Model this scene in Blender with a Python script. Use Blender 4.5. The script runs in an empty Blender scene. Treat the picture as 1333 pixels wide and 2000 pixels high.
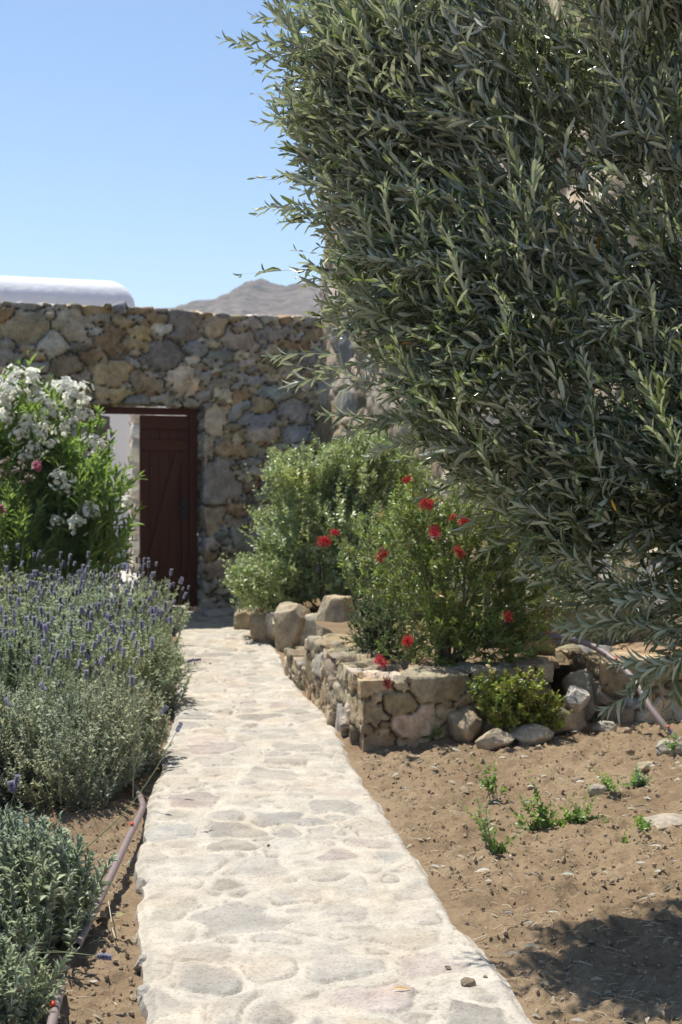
import bpy, math, random
import numpy as np
from mathutils import Vector

random.seed(7)
RNG = np.random.default_rng(11)
R = math.radians
SC = bpy.context.scene
COL = SC.collection

# ------------------------------------------------------------------ camera, sky, sun, exposure
cam_d = bpy.data.cameras.new("camera")
cam = bpy.data.objects.new("camera", cam_d)
COL.objects.link(cam)
SC.camera = cam
cam.location = (0, 0, 1.5)
cam.rotation_euler = (R(90), 0, 0)
cam_d.sensor_fit = 'VERTICAL'
cam_d.sensor_height = 36
cam_d.lens = 50
cam_d.shift_y = -0.05
cam_d.clip_start = 0.05
cam_d.clip_end = 6000
cam_d.dof.use_dof = True
cam_d.dof.focus_distance = 4.5
cam_d.dof.aperture_fstop = 6.3

LX, LY = 0.75, -0.661            # horizontal heading of the sunlight (towards +x and the camera)
SUN_EL = R(66.5)
sun_d = bpy.data.lights.new("sun", 'SUN')
sun_d.energy = 5.0
sun_d.angle = R(0.5)
sun_d.color = (1.0, 0.955, 0.88)
sun = bpy.data.objects.new("sun", sun_d)
COL.objects.link(sun)
ldir = Vector((LX * math.cos(SUN_EL), LY * math.cos(SUN_EL), -math.sin(SUN_EL)))
sun.rotation_euler = ldir.to_track_quat('-Z', 'Y').to_euler()

world = bpy.data.worlds.new("World")
SC.world = world
world.use_nodes = True
wn = world.node_tree
sky = wn.nodes.new('ShaderNodeTexSky')
sky.sky_type = 'NISHITA'
sky.sun_disc = False
sky.sun_elevation = SUN_EL
sky.sun_rotation = math.atan2(-LX, -LY)
sky.altitude = 0
sky.air_density = 1.0
sky.dust_density = 0.0
sky.ozone_density = 2.8
bg = wn.nodes['Background']
bg.inputs['Strength'].default_value = 0.12
wn.links.new(sky.outputs[0], bg.inputs[0])

SC.view_settings.view_transform = 'Standard'
SC.view_settings.look = 'None'
SC.view_settings.exposure = 0.42
SC.view_settings.gamma = 1.0
SC.cycles.max_bounces = 8
SC.cycles.diffuse_bounces = 4
SC.cycles.transparent_max_bounces = 8

F = 2778.0
def gp(px, py, z=0.0):
    """where the sight line of photo pixel (px, py) meets the height z"""
    Y = F * (1.5 - z) / (py - 900.0)
    return ((px - 666.5) / F * Y, Y, z)
def at(px, py, Y):
    return ((px - 666.5) / F * Y, Y, 1.5 - (py - 900.0) / F * Y)

# ------------------------------------------------------------------ noise
def _hash(i, j, k, seed):
    h = (i * 374761393 + j * 668265263 + k * 2147483647 + seed * 1274126177) & 0xffffffff
    h = ((h ^ (h >> 13)) * 1274126177) & 0xffffffff
    h = ((h ^ (h >> 16)) * 2246822519) & 0xffffffff
    return ((h ^ (h >> 15)) & 0xffffff) / float(0xffffff)
def vnoise(P, seed=0):
    P = np.asarray(P, float)
    I = np.floor(P).astype(np.int64); f = P - I
    f = f * f * (3 - 2 * f)
    out = 0
    for a in (0, 1):
        wa = f[:, 0] if a else 1 - f[:, 0]
        for b in (0, 1):
            wb = f[:, 1] if b else 1 - f[:, 1]
            for c in (0, 1):
                wc = f[:, 2] if c else 1 - f[:, 2]
                out = out + wa * wb * wc * _hash(I[:, 0] + a, I[:, 1] + b, I[:, 2] + c, seed)
    return out * 2 - 1
def fbm(P, octs=4, seed=0, gain=0.5):
    s = 0; a = 1.0; t = 0
    P = np.asarray(P, float)
    for o in range(octs):
        s = s + a * vnoise(P * (2.03 ** o) + 17.3 * o, seed + o); t += a; a *= gain
    return s / t
def sstep(x):
    x = np.clip(x, 0, 1); return x * x * (3 - 2 * x)
def unit(v):
    return v / np.maximum(np.linalg.norm(v, axis=-1, keepdims=True), 1e-9)

# ------------------------------------------------------------------ mesh accumulator
class Acc:
    def __init__(s): s.v = []; s.f = []; s.c = []; s.m = []; s.n = 0; s.sm = []
    def add(s, V, Fc, color=(1, 1, 1), mat=0, smooth=True):
        V = np.asarray(V, float).reshape(-1, 3); n = len(V)
        Fc = np.asarray(Fc, np.int64)
        c = np.ones((n, 4)); c[:, :3] = np.asarray(color)[..., :3] if np.ndim(color) == 1 else np.asarray(color)[:, :3]
        if np.ndim(color) == 2 and np.shape(color)[1] == 4: c[:, 3] = np.asarray(color)[:, 3]
        s.v.append(V); s.c.append(c)
        s.f.append(Fc + s.n); s.m.append(np.full(len(Fc), mat)); s.sm.append(np.full(len(Fc), smooth))
        s.n += n
    def mesh(s, name, mats):
        me = bpy.data.meshes.new(name)
        V = np.concatenate(s.v); C = np.concatenate(s.c)
        me.vertices.add(len(V)); me.vertices.foreach_set('co', V.astype(np.float32).ravel())
        li = np.concatenate([f.ravel() for f in s.f])
        cnt = np.concatenate([np.full(len(f), f.shape[1]) for f in s.f])
        me.loops.add(len(li)); me.loops.foreach_set('vertex_index', li.astype(np.int32))
        st = np.concatenate([[0], np.cumsum(cnt)[:-1]])
        me.polygons.add(len(cnt)); me.polygons.foreach_set('loop_start', st.astype(np.int32))
        me.polygons.foreach_set('material_index', np.concatenate(s.m).astype(np.int32))
        me.polygons.foreach_set('use_smooth', np.concatenate(s.sm).astype(bool))
        a = me.color_attributes.new('tint', 'FLOAT_COLOR', 'POINT')
        a.data.foreach_set('color', C.astype(np.float32).ravel())
        for m in mats: me.materials.append(m)
        me.update(calc_edges=True); me.validate()
        return me
    def build(s, name, mats, parent=None, **kw):
        if not isinstance(mats, (list, tuple)): mats = [mats]
        return link(name, s.mesh(name, mats), parent, **kw)

def link(name, me, parent=None, loc=None, **kw):
    o = bpy.data.objects.new(name, me); COL.objects.link(o)
    if parent is not None: o.parent = parent
    if loc is not None: o.location = loc
    tag(o, **kw)
    return o
def tag(o, label=None, cat=None, group=None, kind=None):
    if label: o['label'] = label
    if cat: o['category'] = cat
    if group: o['group'] = group
    if kind: o['kind'] = kind
    return o
def thing(name, label, cat, loc=(0, 0, 0), group=None):
    """an Empty at the thing's base; the parts' meshes are given in world metres, so they are shifted back by rel()"""
    o = bpy.data.objects.new(name, None); COL.objects.link(o)
    o.location = loc; o.empty_display_size = 0.1
    return tag(o, label, cat, group)
def settle(part):
    """a part whose mesh was laid out in world metres: keep it in place under its thing"""
    p = part.parent
    v = Vector((0, 0, 0))
    while p is not None:
        v += p.location; p = p.parent
    part.location = -v
    return part

# ------------------------------------------------------------------ tubes
def tubes(P, rad, k=5):
    """P (N,K,3) polylines, rad (N,K) -> verts, quads"""
    P = np.asarray(P, float); N, K, _ = P.shape
    rad = np.broadcast_to(np.asarray(rad, float), (N, K))
    T = np.empty_like(P); T[:, 1:-1] = P[:, 2:] - P[:, :-2]; T[:, 0] = P[:, 1] - P[:, 0]; T[:, -1] = P[:, -1] - P[:, -2]
    T = unit(T)
    ref = np.where(np.abs(T[:, :1, 2:3]) > 0.9, np.array([[[1., 0, 0]]]), np.array([[[0, 0, 1.]]]))
    A = unit(np.cross(T, np.broadcast_to(ref, T.shape))); B = np.cross(T, A)
    an = np.arange(k) / k * 2 * np.pi
    V = P[:, :, None] + rad[:, :, None, None] * (A[:, :, None] * np.cos(an)[None, None, :, None] + B[:, :, None] * np.sin(an)[None, None, :, None])
    i = np.arange(N)[:, None, None] * K * k; j = np.arange(K - 1)[None, :, None] * k; a = np.arange(k)[None, None, :]
    b = (a + 1) % k
    Q = np.stack([i + j + a, i + j + b, i + j + k + b, i + j + k + a], -1).reshape(-1, 4)
    return V.reshape(-1, 3), Q
def spline(pts, n):
    pts = np.asarray(pts, float); m = len(pts)
    ext = np.vstack([2 * pts[0] - pts[1], pts, 2 * pts[-1] - pts[-2]])
    out = []
    for t in np.linspace(0, m - 1, n):
        i = min(int(t), m - 2); u = t - i
        p0, p1, p2, p3 = ext[i:i + 4]
        out.append(0.5 * ((2 * p1) + (-p0 + p2) * u + (2 * p0 - 5 * p1 + 4 * p2 - p3) * u * u + (-p0 + 3 * p1 - 3 * p2 + p3) * u ** 3))
    return np.array(out)

# ------------------------------------------------------------------ leaves
def tmpl_leaf(prof, fold=0.12, curl=0.1):
    """prof: (t, halfwidth) stations, first and last pointed; long axis +y, upper face +z"""
    V = []; Fq = []; Ft = []
    n = len(prof)
    V.append((0, prof[0][0], 0))
    for t, w in prof[1:-1]:
        z = -curl * t * t
        V += [(-w, t, z + fold * w * 2), (0, t, z), (w, t, z + fold * w * 2)]
    V.append((0, prof[-1][0], -curl * prof[-1][0] ** 2))
    Ft += [(0, 2, 1), (0, 3, 2)]
    for i in range(n - 3):
        a = 1 + 3 * i; b = a + 3
        Fq += [(a, a + 1, b + 1, b), (a + 1, a + 2, b + 2, b + 1)]
    a = 1 + 3 * (n - 3); e = len(V) - 1
    Ft += [(a, a + 1, e), (a + 1, a + 2, e)]
    return np.array(V, float), np.array(Fq or np.zeros((0, 4)), int).reshape(-1, 4), np.array(Ft, int)
LANCE = tmpl_leaf([(0, 0), (0.12, 0.2), (0.45, 0.5), (0.8, 0.3), (1, 0)], 0.1, 0.16)
LANCE_A = tmpl_leaf([(0, 0), (0.2, 0.30), (0.5, 0.5), (0.82, 0.38), (1, 0)], 0.08, 0.04)
LANCE_B = tmpl_leaf([(0, 0), (0.22, 0.32), (0.55, 0.5), (0.84, 0.38), (1, 0)], 0.04, -0.07)
LANCE_C = tmpl_leaf([(0, 0), (0.18, 0.30), (0.45, 0.5), (0.8, 0.34), (1, 0)], 0.2, 0.18)
LINEAR = tmpl_leaf([(0, 0), (0.35, 0.5), (0.75, 0.42), (1, 0)], 0.3, 0.22)
OBOV = tmpl_leaf([(0, 0), (0.35, 0.3), (0.72, 0.5), (1, 0)], 0.12, 0.15)
ROUNDL = tmpl_leaf([(0, 0), (0.2, 0.42), (0.55, 0.52), (0.85, 0.36), (1, 0)], 0.14, 0.15)
def leaves(acc, T, pos, d, nrm, L, W, color, mat=0):
    V, Q, Tr = T
    d = unit(d); x = unit(np.cross(d, nrm)); z = np.cross(x, d)
    N = len(pos); n = len(V)
    L = np.broadcast_to(L, (N,))[:, None, None]; W = np.broadcast_to(W, (N,))[:, None, None]
    P = pos[:, None] + x[:, None] * (V[None, :, 0:1] * W) + d[:, None] * (V[None, :, 1:2] * L) + z[:, None] * (V[None, :, 2:3] * L)
    C = np.repeat(np.asarray(color), n, axis=0)
    off = (np.arange(N) * n)[:, None, None]
    base = acc.n
    acc.add(P.reshape(-1, 3), (Q[None] + off).reshape(-1, 4) if len(Q) else np.zeros((0, 4), int), C, mat)
    fs = (Tr[None] + off).reshape(-1, 3) + base
    acc.f.append(fs); acc.m.append(np.full(len(fs), mat)); acc.sm.append(np.full(len(fs), True))

def twigs(acc, base, d, L, T, n_nodes, per, ang, LL, LW, col, stem_col, mat_leaf=0, mat_stem=1, droop=0.15, wob=0.15,
          t0=0.12, rad=0.0012, tipfade=0.35, alt=np.pi / 2, rng=RNG, k=3, chaos=0.0):
    """leafy twigs: base (N,3), heading d (N,3), length L (N,), leaves in whorls of `per` on n_nodes nodes"""
    N = len(base); d = unit(d); L = np.broadcast_to(L, (N,)).astype(float)
    bend = rng.normal(0, wob, (N, 3)); bend[:, 2] -= droop
    K = 5
    ts = np.linspace(0, 1, K)
    def pt(t): return base[:, None] + d[:, None] * (L[:, None, None] * t[..., None]) + bend[:, None] * (L[:, None, None] * (t ** 2)[..., None])
    def tg(t): return unit(d[:, None] + bend[:, None] * (2 * t[..., None]))
    P = pt(np.broadcast_to(ts, (N, K)))
    rr = np.broadcast_to(rad * (1.15 - ts)[None] * np.ones((N, 1)), (N, K)) * (L[:, None] / L.mean())
    V, Q = tubes(P, rr, k)
    acc.add(V, Q, np.asarray(stem_col), mat_stem)
    tt = t0 + (1 - t0) * (np.arange(n_nodes)[None] + rng.uniform(-.25, .25, (N, n_nodes))) / (n_nodes - 0.7)
    tt = np.clip(tt, 0, 1)
    PP = pt(tt); TT = tg(tt)
    ref = unit(rng.normal(size=(N, 1, 3)))
    A = unit(np.cross(TT, np.broadcast_to(ref, TT.shape))); B = np.cross(TT, A)
    out_c = []
    for q in range(per):
        phi = (np.arange(n_nodes)[None] * alt + q * 2 * np.pi / per) + rng.normal(0, .25, (N, n_nodes))
        S = A * np.cos(phi)[..., None] + B * np.sin(phi)[..., None]
        a = np.clip(ang * (1.15 - 0.45 * tt) + rng.normal(0, .16 + .18 * chaos, (N, n_nodes)), 0.05, 1.9)
        D = TT * np.cos(a)[..., None] + S * np.sin(a)[..., None]
        Nn = TT * np.sin(a)[..., None] - S * np.cos(a)[..., None]
        Nn = Nn + rng.normal(0, .22 + .38 * chaos, Nn.shape); D = unit(D + rng.normal(0, .12 * chaos, D.shape))
        ll = LL * rng.uniform(.7 - .2 * chaos, 1.2, (N, n_nodes)) * np.where(tt > 1 - tipfade, 1 - 0.55 * (tt - 1 + tipfade) / tipfade, 1)
        keep = rng.random((N, n_nodes)) < 0.93 - .13 * chaos
        c = col(PP[keep], tt[keep], rng)
        leaves(acc, T, PP[keep], D[keep], Nn[keep], ll[keep], LW * (ll[keep] / LL), c, mat_leaf)
    return pt(np.ones((N, 1)))[:, 0], tg(np.ones((N, 1)))[:, 0]

# ------------------------------------------------------------------ materials
def new_mat(name):
    m = bpy.data.materials.new(name); m.use_nodes = True
    nt = m.node_tree; nt.nodes.clear()
    out = nt.nodes.new('ShaderNodeOutputMaterial')
    return m, nt, out
def N(nt, t, **kw):
    n = nt.nodes.new(t)
    for k_, v_ in kw.items():
        if k_ in ('operation', 'blend_type', 'data_type', 'feature', 'attribute_name', 'noise_dimensions', 'distance'): setattr(n, k_, v_)
        else: n.inputs[k_].default_value = v_
    return n
def mixc(nt, fac, a, b, blend='MIX'):
    n = nt.nodes.new('ShaderNodeMix'); n.data_type = 'RGBA'; n.blend_type = blend
    for s_, v_ in ((n.inputs[0], fac), (n.inputs[6], a), (n.inputs[7], b)):
        if isinstance(v_, bpy.types.NodeSocket): nt.links.new(v_, s_)
        elif isinstance(v_, (int, float)): s_.default_value = v_
        else: s_.default_value = (*v_[:3], 1)
    return n.outputs[2]
def ramp(nt, src, stops):
    r = nt.nodes.new('ShaderNodeValToRGB'); e = r.color_ramp.elements
    while len(e) < len(stops): e.new(0.5)
    for q, (p_, c_) in enumerate(stops):
        e[q].position = p_; e[q].color = (c_, c_, c_, 1) if isinstance(c_, (int, float)) else (*c_, 1)
    nt.links.new(src, r.inputs[0]); return r.outputs[0]
def noise_tex(nt, scale, detail=4, rough=0.55, coord=None, vec_scale=None):
    n = nt.nodes.new('ShaderNodeTexNoise'); n.inputs['Scale'].default_value = scale
    n.inputs['Detail'].default_value = detail; n.inputs['Roughness'].default_value = rough
    src = coord
    if src is None:
        tc = nt.nodes.new('ShaderNodeTexCoord'); src = tc.outputs['Object']
    if vec_scale:
        mp = nt.nodes.new('ShaderNodeMapping'); mp.inputs['Scale'].default_value = vec_scale
        nt.links.new(src, mp.inputs[0]); src = mp.outputs[0]
    nt.links.new(src, n.inputs['Vector']); return n.outputs['Fac']
def bump(nt, h, strength, dist, prev=None):
    b = nt.nodes.new('ShaderNodeBump'); b.inputs['Strength'].default_value = strength; b.inputs['Distance'].default_value = dist
    nt.links.new(h, b.inputs['Height'])
    if prev is not None: nt.links.new(prev, b.inputs['Normal'])
    return b.outputs[0]

def leaf_mat(name, under=None, rough=0.45, trans=0.25, tcol=(0.35, 0.5, 0.08), spec=0.5):
    m, nt, out = new_mat(name)
    a = N(nt, 'ShaderNodeAttribute', attribute_name='tint')
    c = a.outputs['Color']
    nz = noise_tex(nt, 60, 2)
    c = mixc(nt, 0.35, c, mixc(nt, nz, (0.75, 0.75, 0.75), (1.25, 1.25, 1.2)), 'MULTIPLY')
    if under is not None:
        g = nt.nodes.new('ShaderNodeNewGeometry')
        c2 = mixc(nt, 0.75, c, under)
        c = mixc(nt, g.outputs['Backfacing'], c, c2)
    p = N(nt, 'ShaderNodeBsdfPrincipled', Roughness=rough)
    p.inputs['Specular IOR Level'].default_value = spec
    nt.links.new(c, p.inputs['Base Color'])
    t = nt.nodes.new('ShaderNodeBsdfTranslucent')
    nt.links.new(mixc(nt, 0.5, c, tcol), t.inputs['Color'])
    mx = nt.nodes.new('ShaderNodeMixShader'); mx.inputs[0].default_value = trans
    nt.links.new(p.outputs[0], mx.inputs[1]); nt.links.new(t.outputs[0], mx.inputs[2])
    nt.links.new(mx.outputs[0], out.inputs[0])
    return m
def plain(name, col, rough=0.7, var=0.25, nscale=8, bmp=0.0, bdist=0.01, spec=0.4, stretch=None, attr=False):
    m, nt, out = new_mat(name)
    p = N(nt, 'ShaderNodeBsdfPrincipled', Roughness=rough)
    p.inputs['Specular IOR Level'].default_value = spec
    nz = noise_tex(nt, nscale, 5, 0.6, vec_scale=stretch)
    src = col
    if attr: src = N(nt, 'ShaderNodeAttribute', attribute_name='tint').outputs['Color']
    c = mixc(nt, 1.0, src, mixc(nt, nz, (1 - var,) * 3, (1 + var,) * 3), 'MULTIPLY')
    nt.links.new(c, p.inputs['Base Color'])
    if bmp: nt.links.new(bump(nt, nz, bmp, bdist), p.inputs['Normal'])
    nt.links.new(p.outputs[0], out.inputs[0])
    return m
def stone_mat(name, fine=45, bstr=0.6, blotch=.5, lo=.55, hi=1.32):
    """colour from the stones' own tint; grain, lichen blotches and pits from noise"""
    m, nt, out = new_mat(name)
    a = N(nt, 'ShaderNodeAttribute', attribute_name='tint')
    n1 = noise_tex(nt, 9, 6, 0.65); n2 = noise_tex(nt, fine, 5, 0.7); n3 = noise_tex(nt, 3.2, 3, 0.5)
    c = mixc(nt, 1.0, a.outputs['Color'], mixc(nt, ramp(nt, n1, [(0.3, 0.0), (0.7, 1.0)]), (lo, lo * .98, lo * .95), (hi, hi * .985, hi * .95)), 'MULTIPLY')
    c = mixc(nt, ramp(nt, n3, [(0.50, 0.0), (0.66, blotch)]), c, mixc(nt, 1.0, c, (1.15, 0.95, 0.72), 'MULTIPLY'))
    c = mixc(nt, ramp(nt, n2, [(0.36, 0.55), (0.5, 0.0)]), c, mixc(nt, 1.0, c, (0.5, 0.48, 0.46), 'MULTIPLY'))
    p = N(nt, 'ShaderNodeBsdfPrincipled', Roughness=0.88)
    p.inputs['Specular IOR Level'].default_value = 0.25
    nt.links.new(c, p.inputs['Base Color'])
    b = bump(nt, n2, bstr, 0.009, bump(nt, n1, bstr, 0.02))
    nt.links.new(b, p.inputs['Normal'])
    nt.links.new(p.outputs[0], out.inputs[0])
    return m

M = {}
M['wallstone'] = stone_mat('wall_stone', 40, 0.8)
M['pathstone'] = stone_mat('path_stone', 85, 0.6, .2, .76, 1.14)
M['rock'] = stone_mat('rock_stone', 50, 0.8)
M['olive'] = leaf_mat('olive_leaf', under=(0.58, 0.61, 0.48), rough=0.23, trans=0.24, tcol=(0.52, 0.65, 0.16), spec=0.8)
M['bark'] = plain('olive_bark', (0.2, 0.17, 0.13), 0.85, 0.3, 30, 0.6, 0.01)
M['twig'] = plain('twig_bark', (0.3, 0.27, 0.2), 0.8, 0.2, 40)
M['lavleaf'] = leaf_mat('lavender_leaf', rough=0.6, trans=0.55, tcol=(0.4, 0.5, 0.25), spec=0.2)
M['oleander'] = leaf_mat('oleander_leaf', under=(0.2, 0.28, 0.13), rough=0.38, trans=0.42, tcol=(0.5, 0.75, 0.08))
M['shrubleaf'] = leaf_mat('shrub_leaf', rough=0.34, trans=0.36, tcol=(0.5, 0.65, 0.16), spec=0.6)
M['petal'] = leaf_mat('petal', rough=0.6, trans=0.55, tcol=(0.9, 0.9, 0.85), spec=0.2)
M['redpetal'] = leaf_mat('bottlebrush_stamen', rough=0.5, trans=0.25, tcol=(0.9, 0.05, 0.08), spec=0.2)
M['straw'] = plain('dry_straw', (0.42, 0.35, 0.23), 0.8, 0.3, 30, attr=True)
M['clod'] = plain('soil_clod', (0.2, 0.15, 0.1), 0.95, 0.35, 60, 0.5, 0.004, 0.1, attr=True)

# soil
m, nt, out = new_mat('garden_soil')
p = N(nt, 'ShaderNodeBsdfPrincipled', Roughness=0.96); p.inputs['Specular IOR Level'].default_value = 0.12
n1 = noise_tex(nt, 2.2, 5, 0.6); n2 = noise_tex(nt, 38, 6, 0.7); n3 = noise_tex(nt, 160, 4, 0.7)
c = mixc(nt, ramp(nt, n1, [(0.35, 0.0), (0.65, 1.0)]), (0.215, 0.15, 0.088), (0.30, 0.222, 0.135))
c = mixc(nt, ramp(nt, n2, [(0.35, 0.6), (0.55, 0.0)]), c, (0.15, 0.1, 0.065))
c = mixc(nt, ramp(nt, n3, [(0.6, 0.0), (0.72, 0.6)]), c, (0.5, 0.42, 0.3))
nt.links.new(c, p.inputs['Base Color'])
nt.links.new(bump(nt, n3, 0.6, 0.004, bump(nt, n2, 0.8, 0.012)), p.inputs['Normal'])
nt.links.new(p.outputs[0], out.inputs[0]); M['soil'] = m
# whitewash
M['white'] = plain('whitewash', (0.8, 0.79, 0.8), 0.8, 0.07, 3, 0.5, 0.05, 0.2)
M['paving'] = plain('pale_paving', (0.55, 0.5, 0.43), 0.9, 0.15, 6, 0.2, 0.01, 0.2)
M['door'] = plain('stained_wood', (0.085, 0.026, 0.015), 0.5, 0.4, 14, 0.25, 0.004, 0.35, stretch=(6, 6, 0.6))
M['iron'] = plain('black_iron', (0.02, 0.02, 0.022), 0.45, 0.2, 30, 0.1, 0.002, 0.5)
M['hose'] = plain('faded_pipe', (0.24, 0.185, 0.17), 0.5, 0.25, 25, 0.1, 0.002, 0.4)
M['dripper'] = plain('red_dripper', (0.62, 0.07, 0.03), 0.45, 0.15, 40)
# hill
m, nt, out = new_mat('dry_hill')
p = N(nt, 'ShaderNodeBsdfPrincipled', Roughness=1.0); p.inputs['Specular IOR Level'].default_value = 0.0
n1 = noise_tex(nt, 0.03, 6, 0.7); n2 = noise_tex(nt, 0.16, 5, 0.7, vec_scale=(1, 1, 2.5))
c = mixc(nt, ramp(nt, n1, [(0.35, 0.0), (0.65, 1.0)]), (0.19, 0.16, 0.13), (0.28, 0.23, 0.19))
c = mixc(nt, ramp(nt, n2, [(0.42, 0.75), (0.56, 0.0)]), c, (0.1, 0.095, 0.065))
nt.links.new(c, p.inputs['Base Color'])
nt.links.new(bump(nt, n2, 1.0, 3.0), p.inputs['Normal'])
nt.links.new(p.outputs[0], out.inputs[0]); M['hill'] = m

# ------------------------------------------------------------------ stone fields
GREY = [(.30, .29, .27), (.25, .25, .245), (.28, .295, .31), (.34, .32, .28), (.22, .21, .195)]
BROWN = [(.28, .235, .16), (.32, .26, .165), (.26, .215, .15), (.33, .29, .22), (.28, .205, .135)]
PALE = [(.46, .41, .33), (.50, .46, .38), (.42, .40, .37)]
def seeds_for(patches, sizes, rng, flat=0.68):
    """throw stones of falling size over the patches of a wall; keeps their centres apart"""
    S = np.zeros((0, 3)); A = np.zeros((0, 3))
    areas = np.array([np.linalg.norm(np.cross(du, dv)) for (o, du, dv, n) in patches])
    pr = areas / areas.sum()
    for size, tries, sep in sizes:
        t_ = int(tries * areas.sum())
        for _ in range(t_):
            o, du, dv, n = patches[rng.choice(len(patches), p=pr)]
            a = size * rng.uniform(.75, 1.3)
            P = o + du * rng.random() + dv * rng.random() - np.asarray(n) * a * 0.25
            ax = np.array([a * rng.uniform(.95, 1.35), a * rng.uniform(.95, 1.35), a * flat * rng.uniform(.8, 1.25)])
            if len(S):
                q = np.linalg.norm((S - P) / (A + ax), axis=1)
                if q.min() < sep: continue
            S = np.vstack([S, P]); A = np.vstack([A, ax])
    return S, A
def cell_field(P, S, A, pw=2.6, warp=0.03, seed=3, wscale=9, rot=0.0):
    W = np.stack([vnoise(P * wscale + k_ * 31, seed + k_) for k_ in range(3)], 1) * warp
    Q = P + W
    rg_ = np.random.default_rng(seed + 500)
    th = rg_.normal(0, rot, len(S)); ps = rg_.normal(0, rot, len(S))
    c_, s_, c2, s2 = np.cos(th), np.sin(th), np.cos(ps), np.sin(ps); z_ = 0 * c_
    R1 = np.array([[c_, z_, s_], [z_, z_ + 1, z_], [-s_, z_, c_]]).transpose(2, 0, 1); R2 = np.array([[z_ + 1, z_, z_], [z_, c2, s2], [z_, -s2, c2]]).transpose(2, 0, 1)
    RM = np.einsum('nij,njk->nik', R2, R1)
    n = len(P); d1 = np.full(n, 9.); d2 = np.full(n, 9.); i1 = np.zeros(n, int)
    step = 0.8
    key = np.floor(Q / step).astype(int)
    uk, inv = np.unique(key, axis=0, return_inverse=True); inv = inv.ravel()
    order = np.argsort(inv, kind='stable'); cuts = np.searchsorted(inv[order], np.arange(len(uk) + 1))
    for g in range(len(uk)):
        idx = order[cuts[g]:cuts[g + 1]]
        lo = uk[g] * step - 0.5; hi = lo + step + 1.0
        sel = np.where(np.all((S > lo) & (S < hi), axis=1))[0]
        if len(sel) < 2: sel = np.argsort(np.linalg.norm(S - (lo + hi) / 2, axis=1))[:6]
        D = Q[idx][:, None] - S[sel][None]
        if rot: D = np.einsum('nij,mnj->mni', RM[sel], D)
        D = np.abs(D) / A[sel][None]
        D = (D ** pw).sum(-1) ** (1 / pw)
        o = np.argpartition(D, 1, axis=1)[:, :2]
        a = np.take_along_axis(D, o, 1); sw = a[:, 0] > a[:, 1]
        o[sw] = o[sw][:, ::-1]; a = np.sort(a, axis=1)
        d1[idx] = a[:, 0]; d2[idx] = a[:, 1]; i1[idx] = sel[o[:, 0]]
    return i1, d1, d2
def stone_mesh(name, rects, res, sizes, B, org, palette, mortar, seed, parent=None, depth=0.035, bulge=0.02, jw=0.22,
               batter=0.0, mat='wallstone', flat=0.68, rough=0.012, fix=None, pw=2.8, lift=1.15, **kw):
    """rects: (origin, du, dv, normal) in local metres; B: 3x3 basis rows; org: world origin"""
    rng = np.random.default_rng(seed)
    rects = [tuple(np.asarray(q, float) for q in r_) for r_ in rects]
    S, A = seeds_for(rects, sizes, rng, flat)
    if fix:
        for (p_, a_) in fix:
            k_ = np.linalg.norm((S - p_) / (A * .6 + np.array(a_) * .9), axis=1) > 1
            S = np.vstack([S[k_], p_]); A = np.vstack([A[k_], a_])
    Vs = []; Ns = []; Fs = []; off = 0
    for (o, du, dv, n) in rects:
        lu, lv = np.linalg.norm(du), np.linalg.norm(dv)
        nu = max(1, int(round(lu / res))); nv = max(1, int(round(lv / res)))
        g = o + du * (np.arange(nu + 1) / nu)[:, None, None] + dv * (np.arange(nv + 1) / nv)[None, :, None]
        Vs.append(g.reshape(-1, 3)); Ns.append(np.tile(n, ((nu + 1) * (nv + 1), 1)))
        i = np.arange(nu)[:, None] * (nv + 1) + np.arange(nv)[None]
        q = np.stack([i, i + nv + 1, i + nv + 2, i + 1], -1).reshape(-1, 4)
        if np.dot(np.cross(du, dv), n) < 0: q = q[:, ::-1]
        Fs.append(q + off); off += len(Vs[-1])
    V = np.concatenate(Vs); Nn = np.concatenate(Ns); Fq = np.concatenate(Fs)
    key = np.round(V / (res * 0.2)).astype(np.int64)
    u, first, inv = np.unique(key, axis=0, return_index=True, return_inverse=True); inv = inv.ravel()
    NN = np.zeros((len(u), 3)); np.add.at(NN, inv, Nn); NN = unit(NN)
    V = V[first]; Fq = inv[Fq]
    i1, d1, d2 = cell_field(V, S, A, pw=pw, warp=.015, seed=seed, rot=.22)
    am = A[i1].mean(1)
    e = (d2 - d1)
    mask = sstep(e / jw)
    so = rng.normal(0, 0.35, len(S))[i1]
    h = (mask - 1) * depth + mask * (bulge * (1 - np.clip(d1, 0, 1.3) ** 2) + so * depth * 0.35)
    h += rough * fbm(V * 11, 4, seed + 5) + 0.5 * rough * fbm(V * 34, 3, seed + 9)
    low = np.stack([vnoise(V * 2.6 + 5 * q, seed + 20 + q) for q in range(3)], 1) * rough * 1.4
    tilt = rng.normal(0, 0.10, (len(S), 3))
    rel = V - S[i1]
    h += mask * (rel * tilt[i1]).sum(1)
    V2 = V + NN * h[:, None] + low
    if batter: V2[:, 1] += batter * V2[:, 2]
    pal = np.array(palette)
    cs = pal[rng.integers(0, len(pal), len(S))] * rng.uniform(.75, 1.3, (len(S), 1)) * rng.uniform(.96, 1.04, (len(S), 3)) * lift
    C = cs[i1]
    mm = sstep(e / (jw * 0.75))[:, None]
    C = C * mm + np.asarray(mortar)[None] * (1 - mm)
    W = org + V2 @ B
    acc = Acc(); acc.add(W, Fq, C)
    o = acc.build(name, M[mat], parent, **kw)
    return settle(o) if parent is not None else o
def basis(ux, uy, flip=False):
    u = np.array([ux, uy, 0.]) / math.hypot(ux, uy)
    v = np.array([-u[1], u[0], 0.])
    return np.array([u, v, [0, 0, 1.]])

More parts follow.
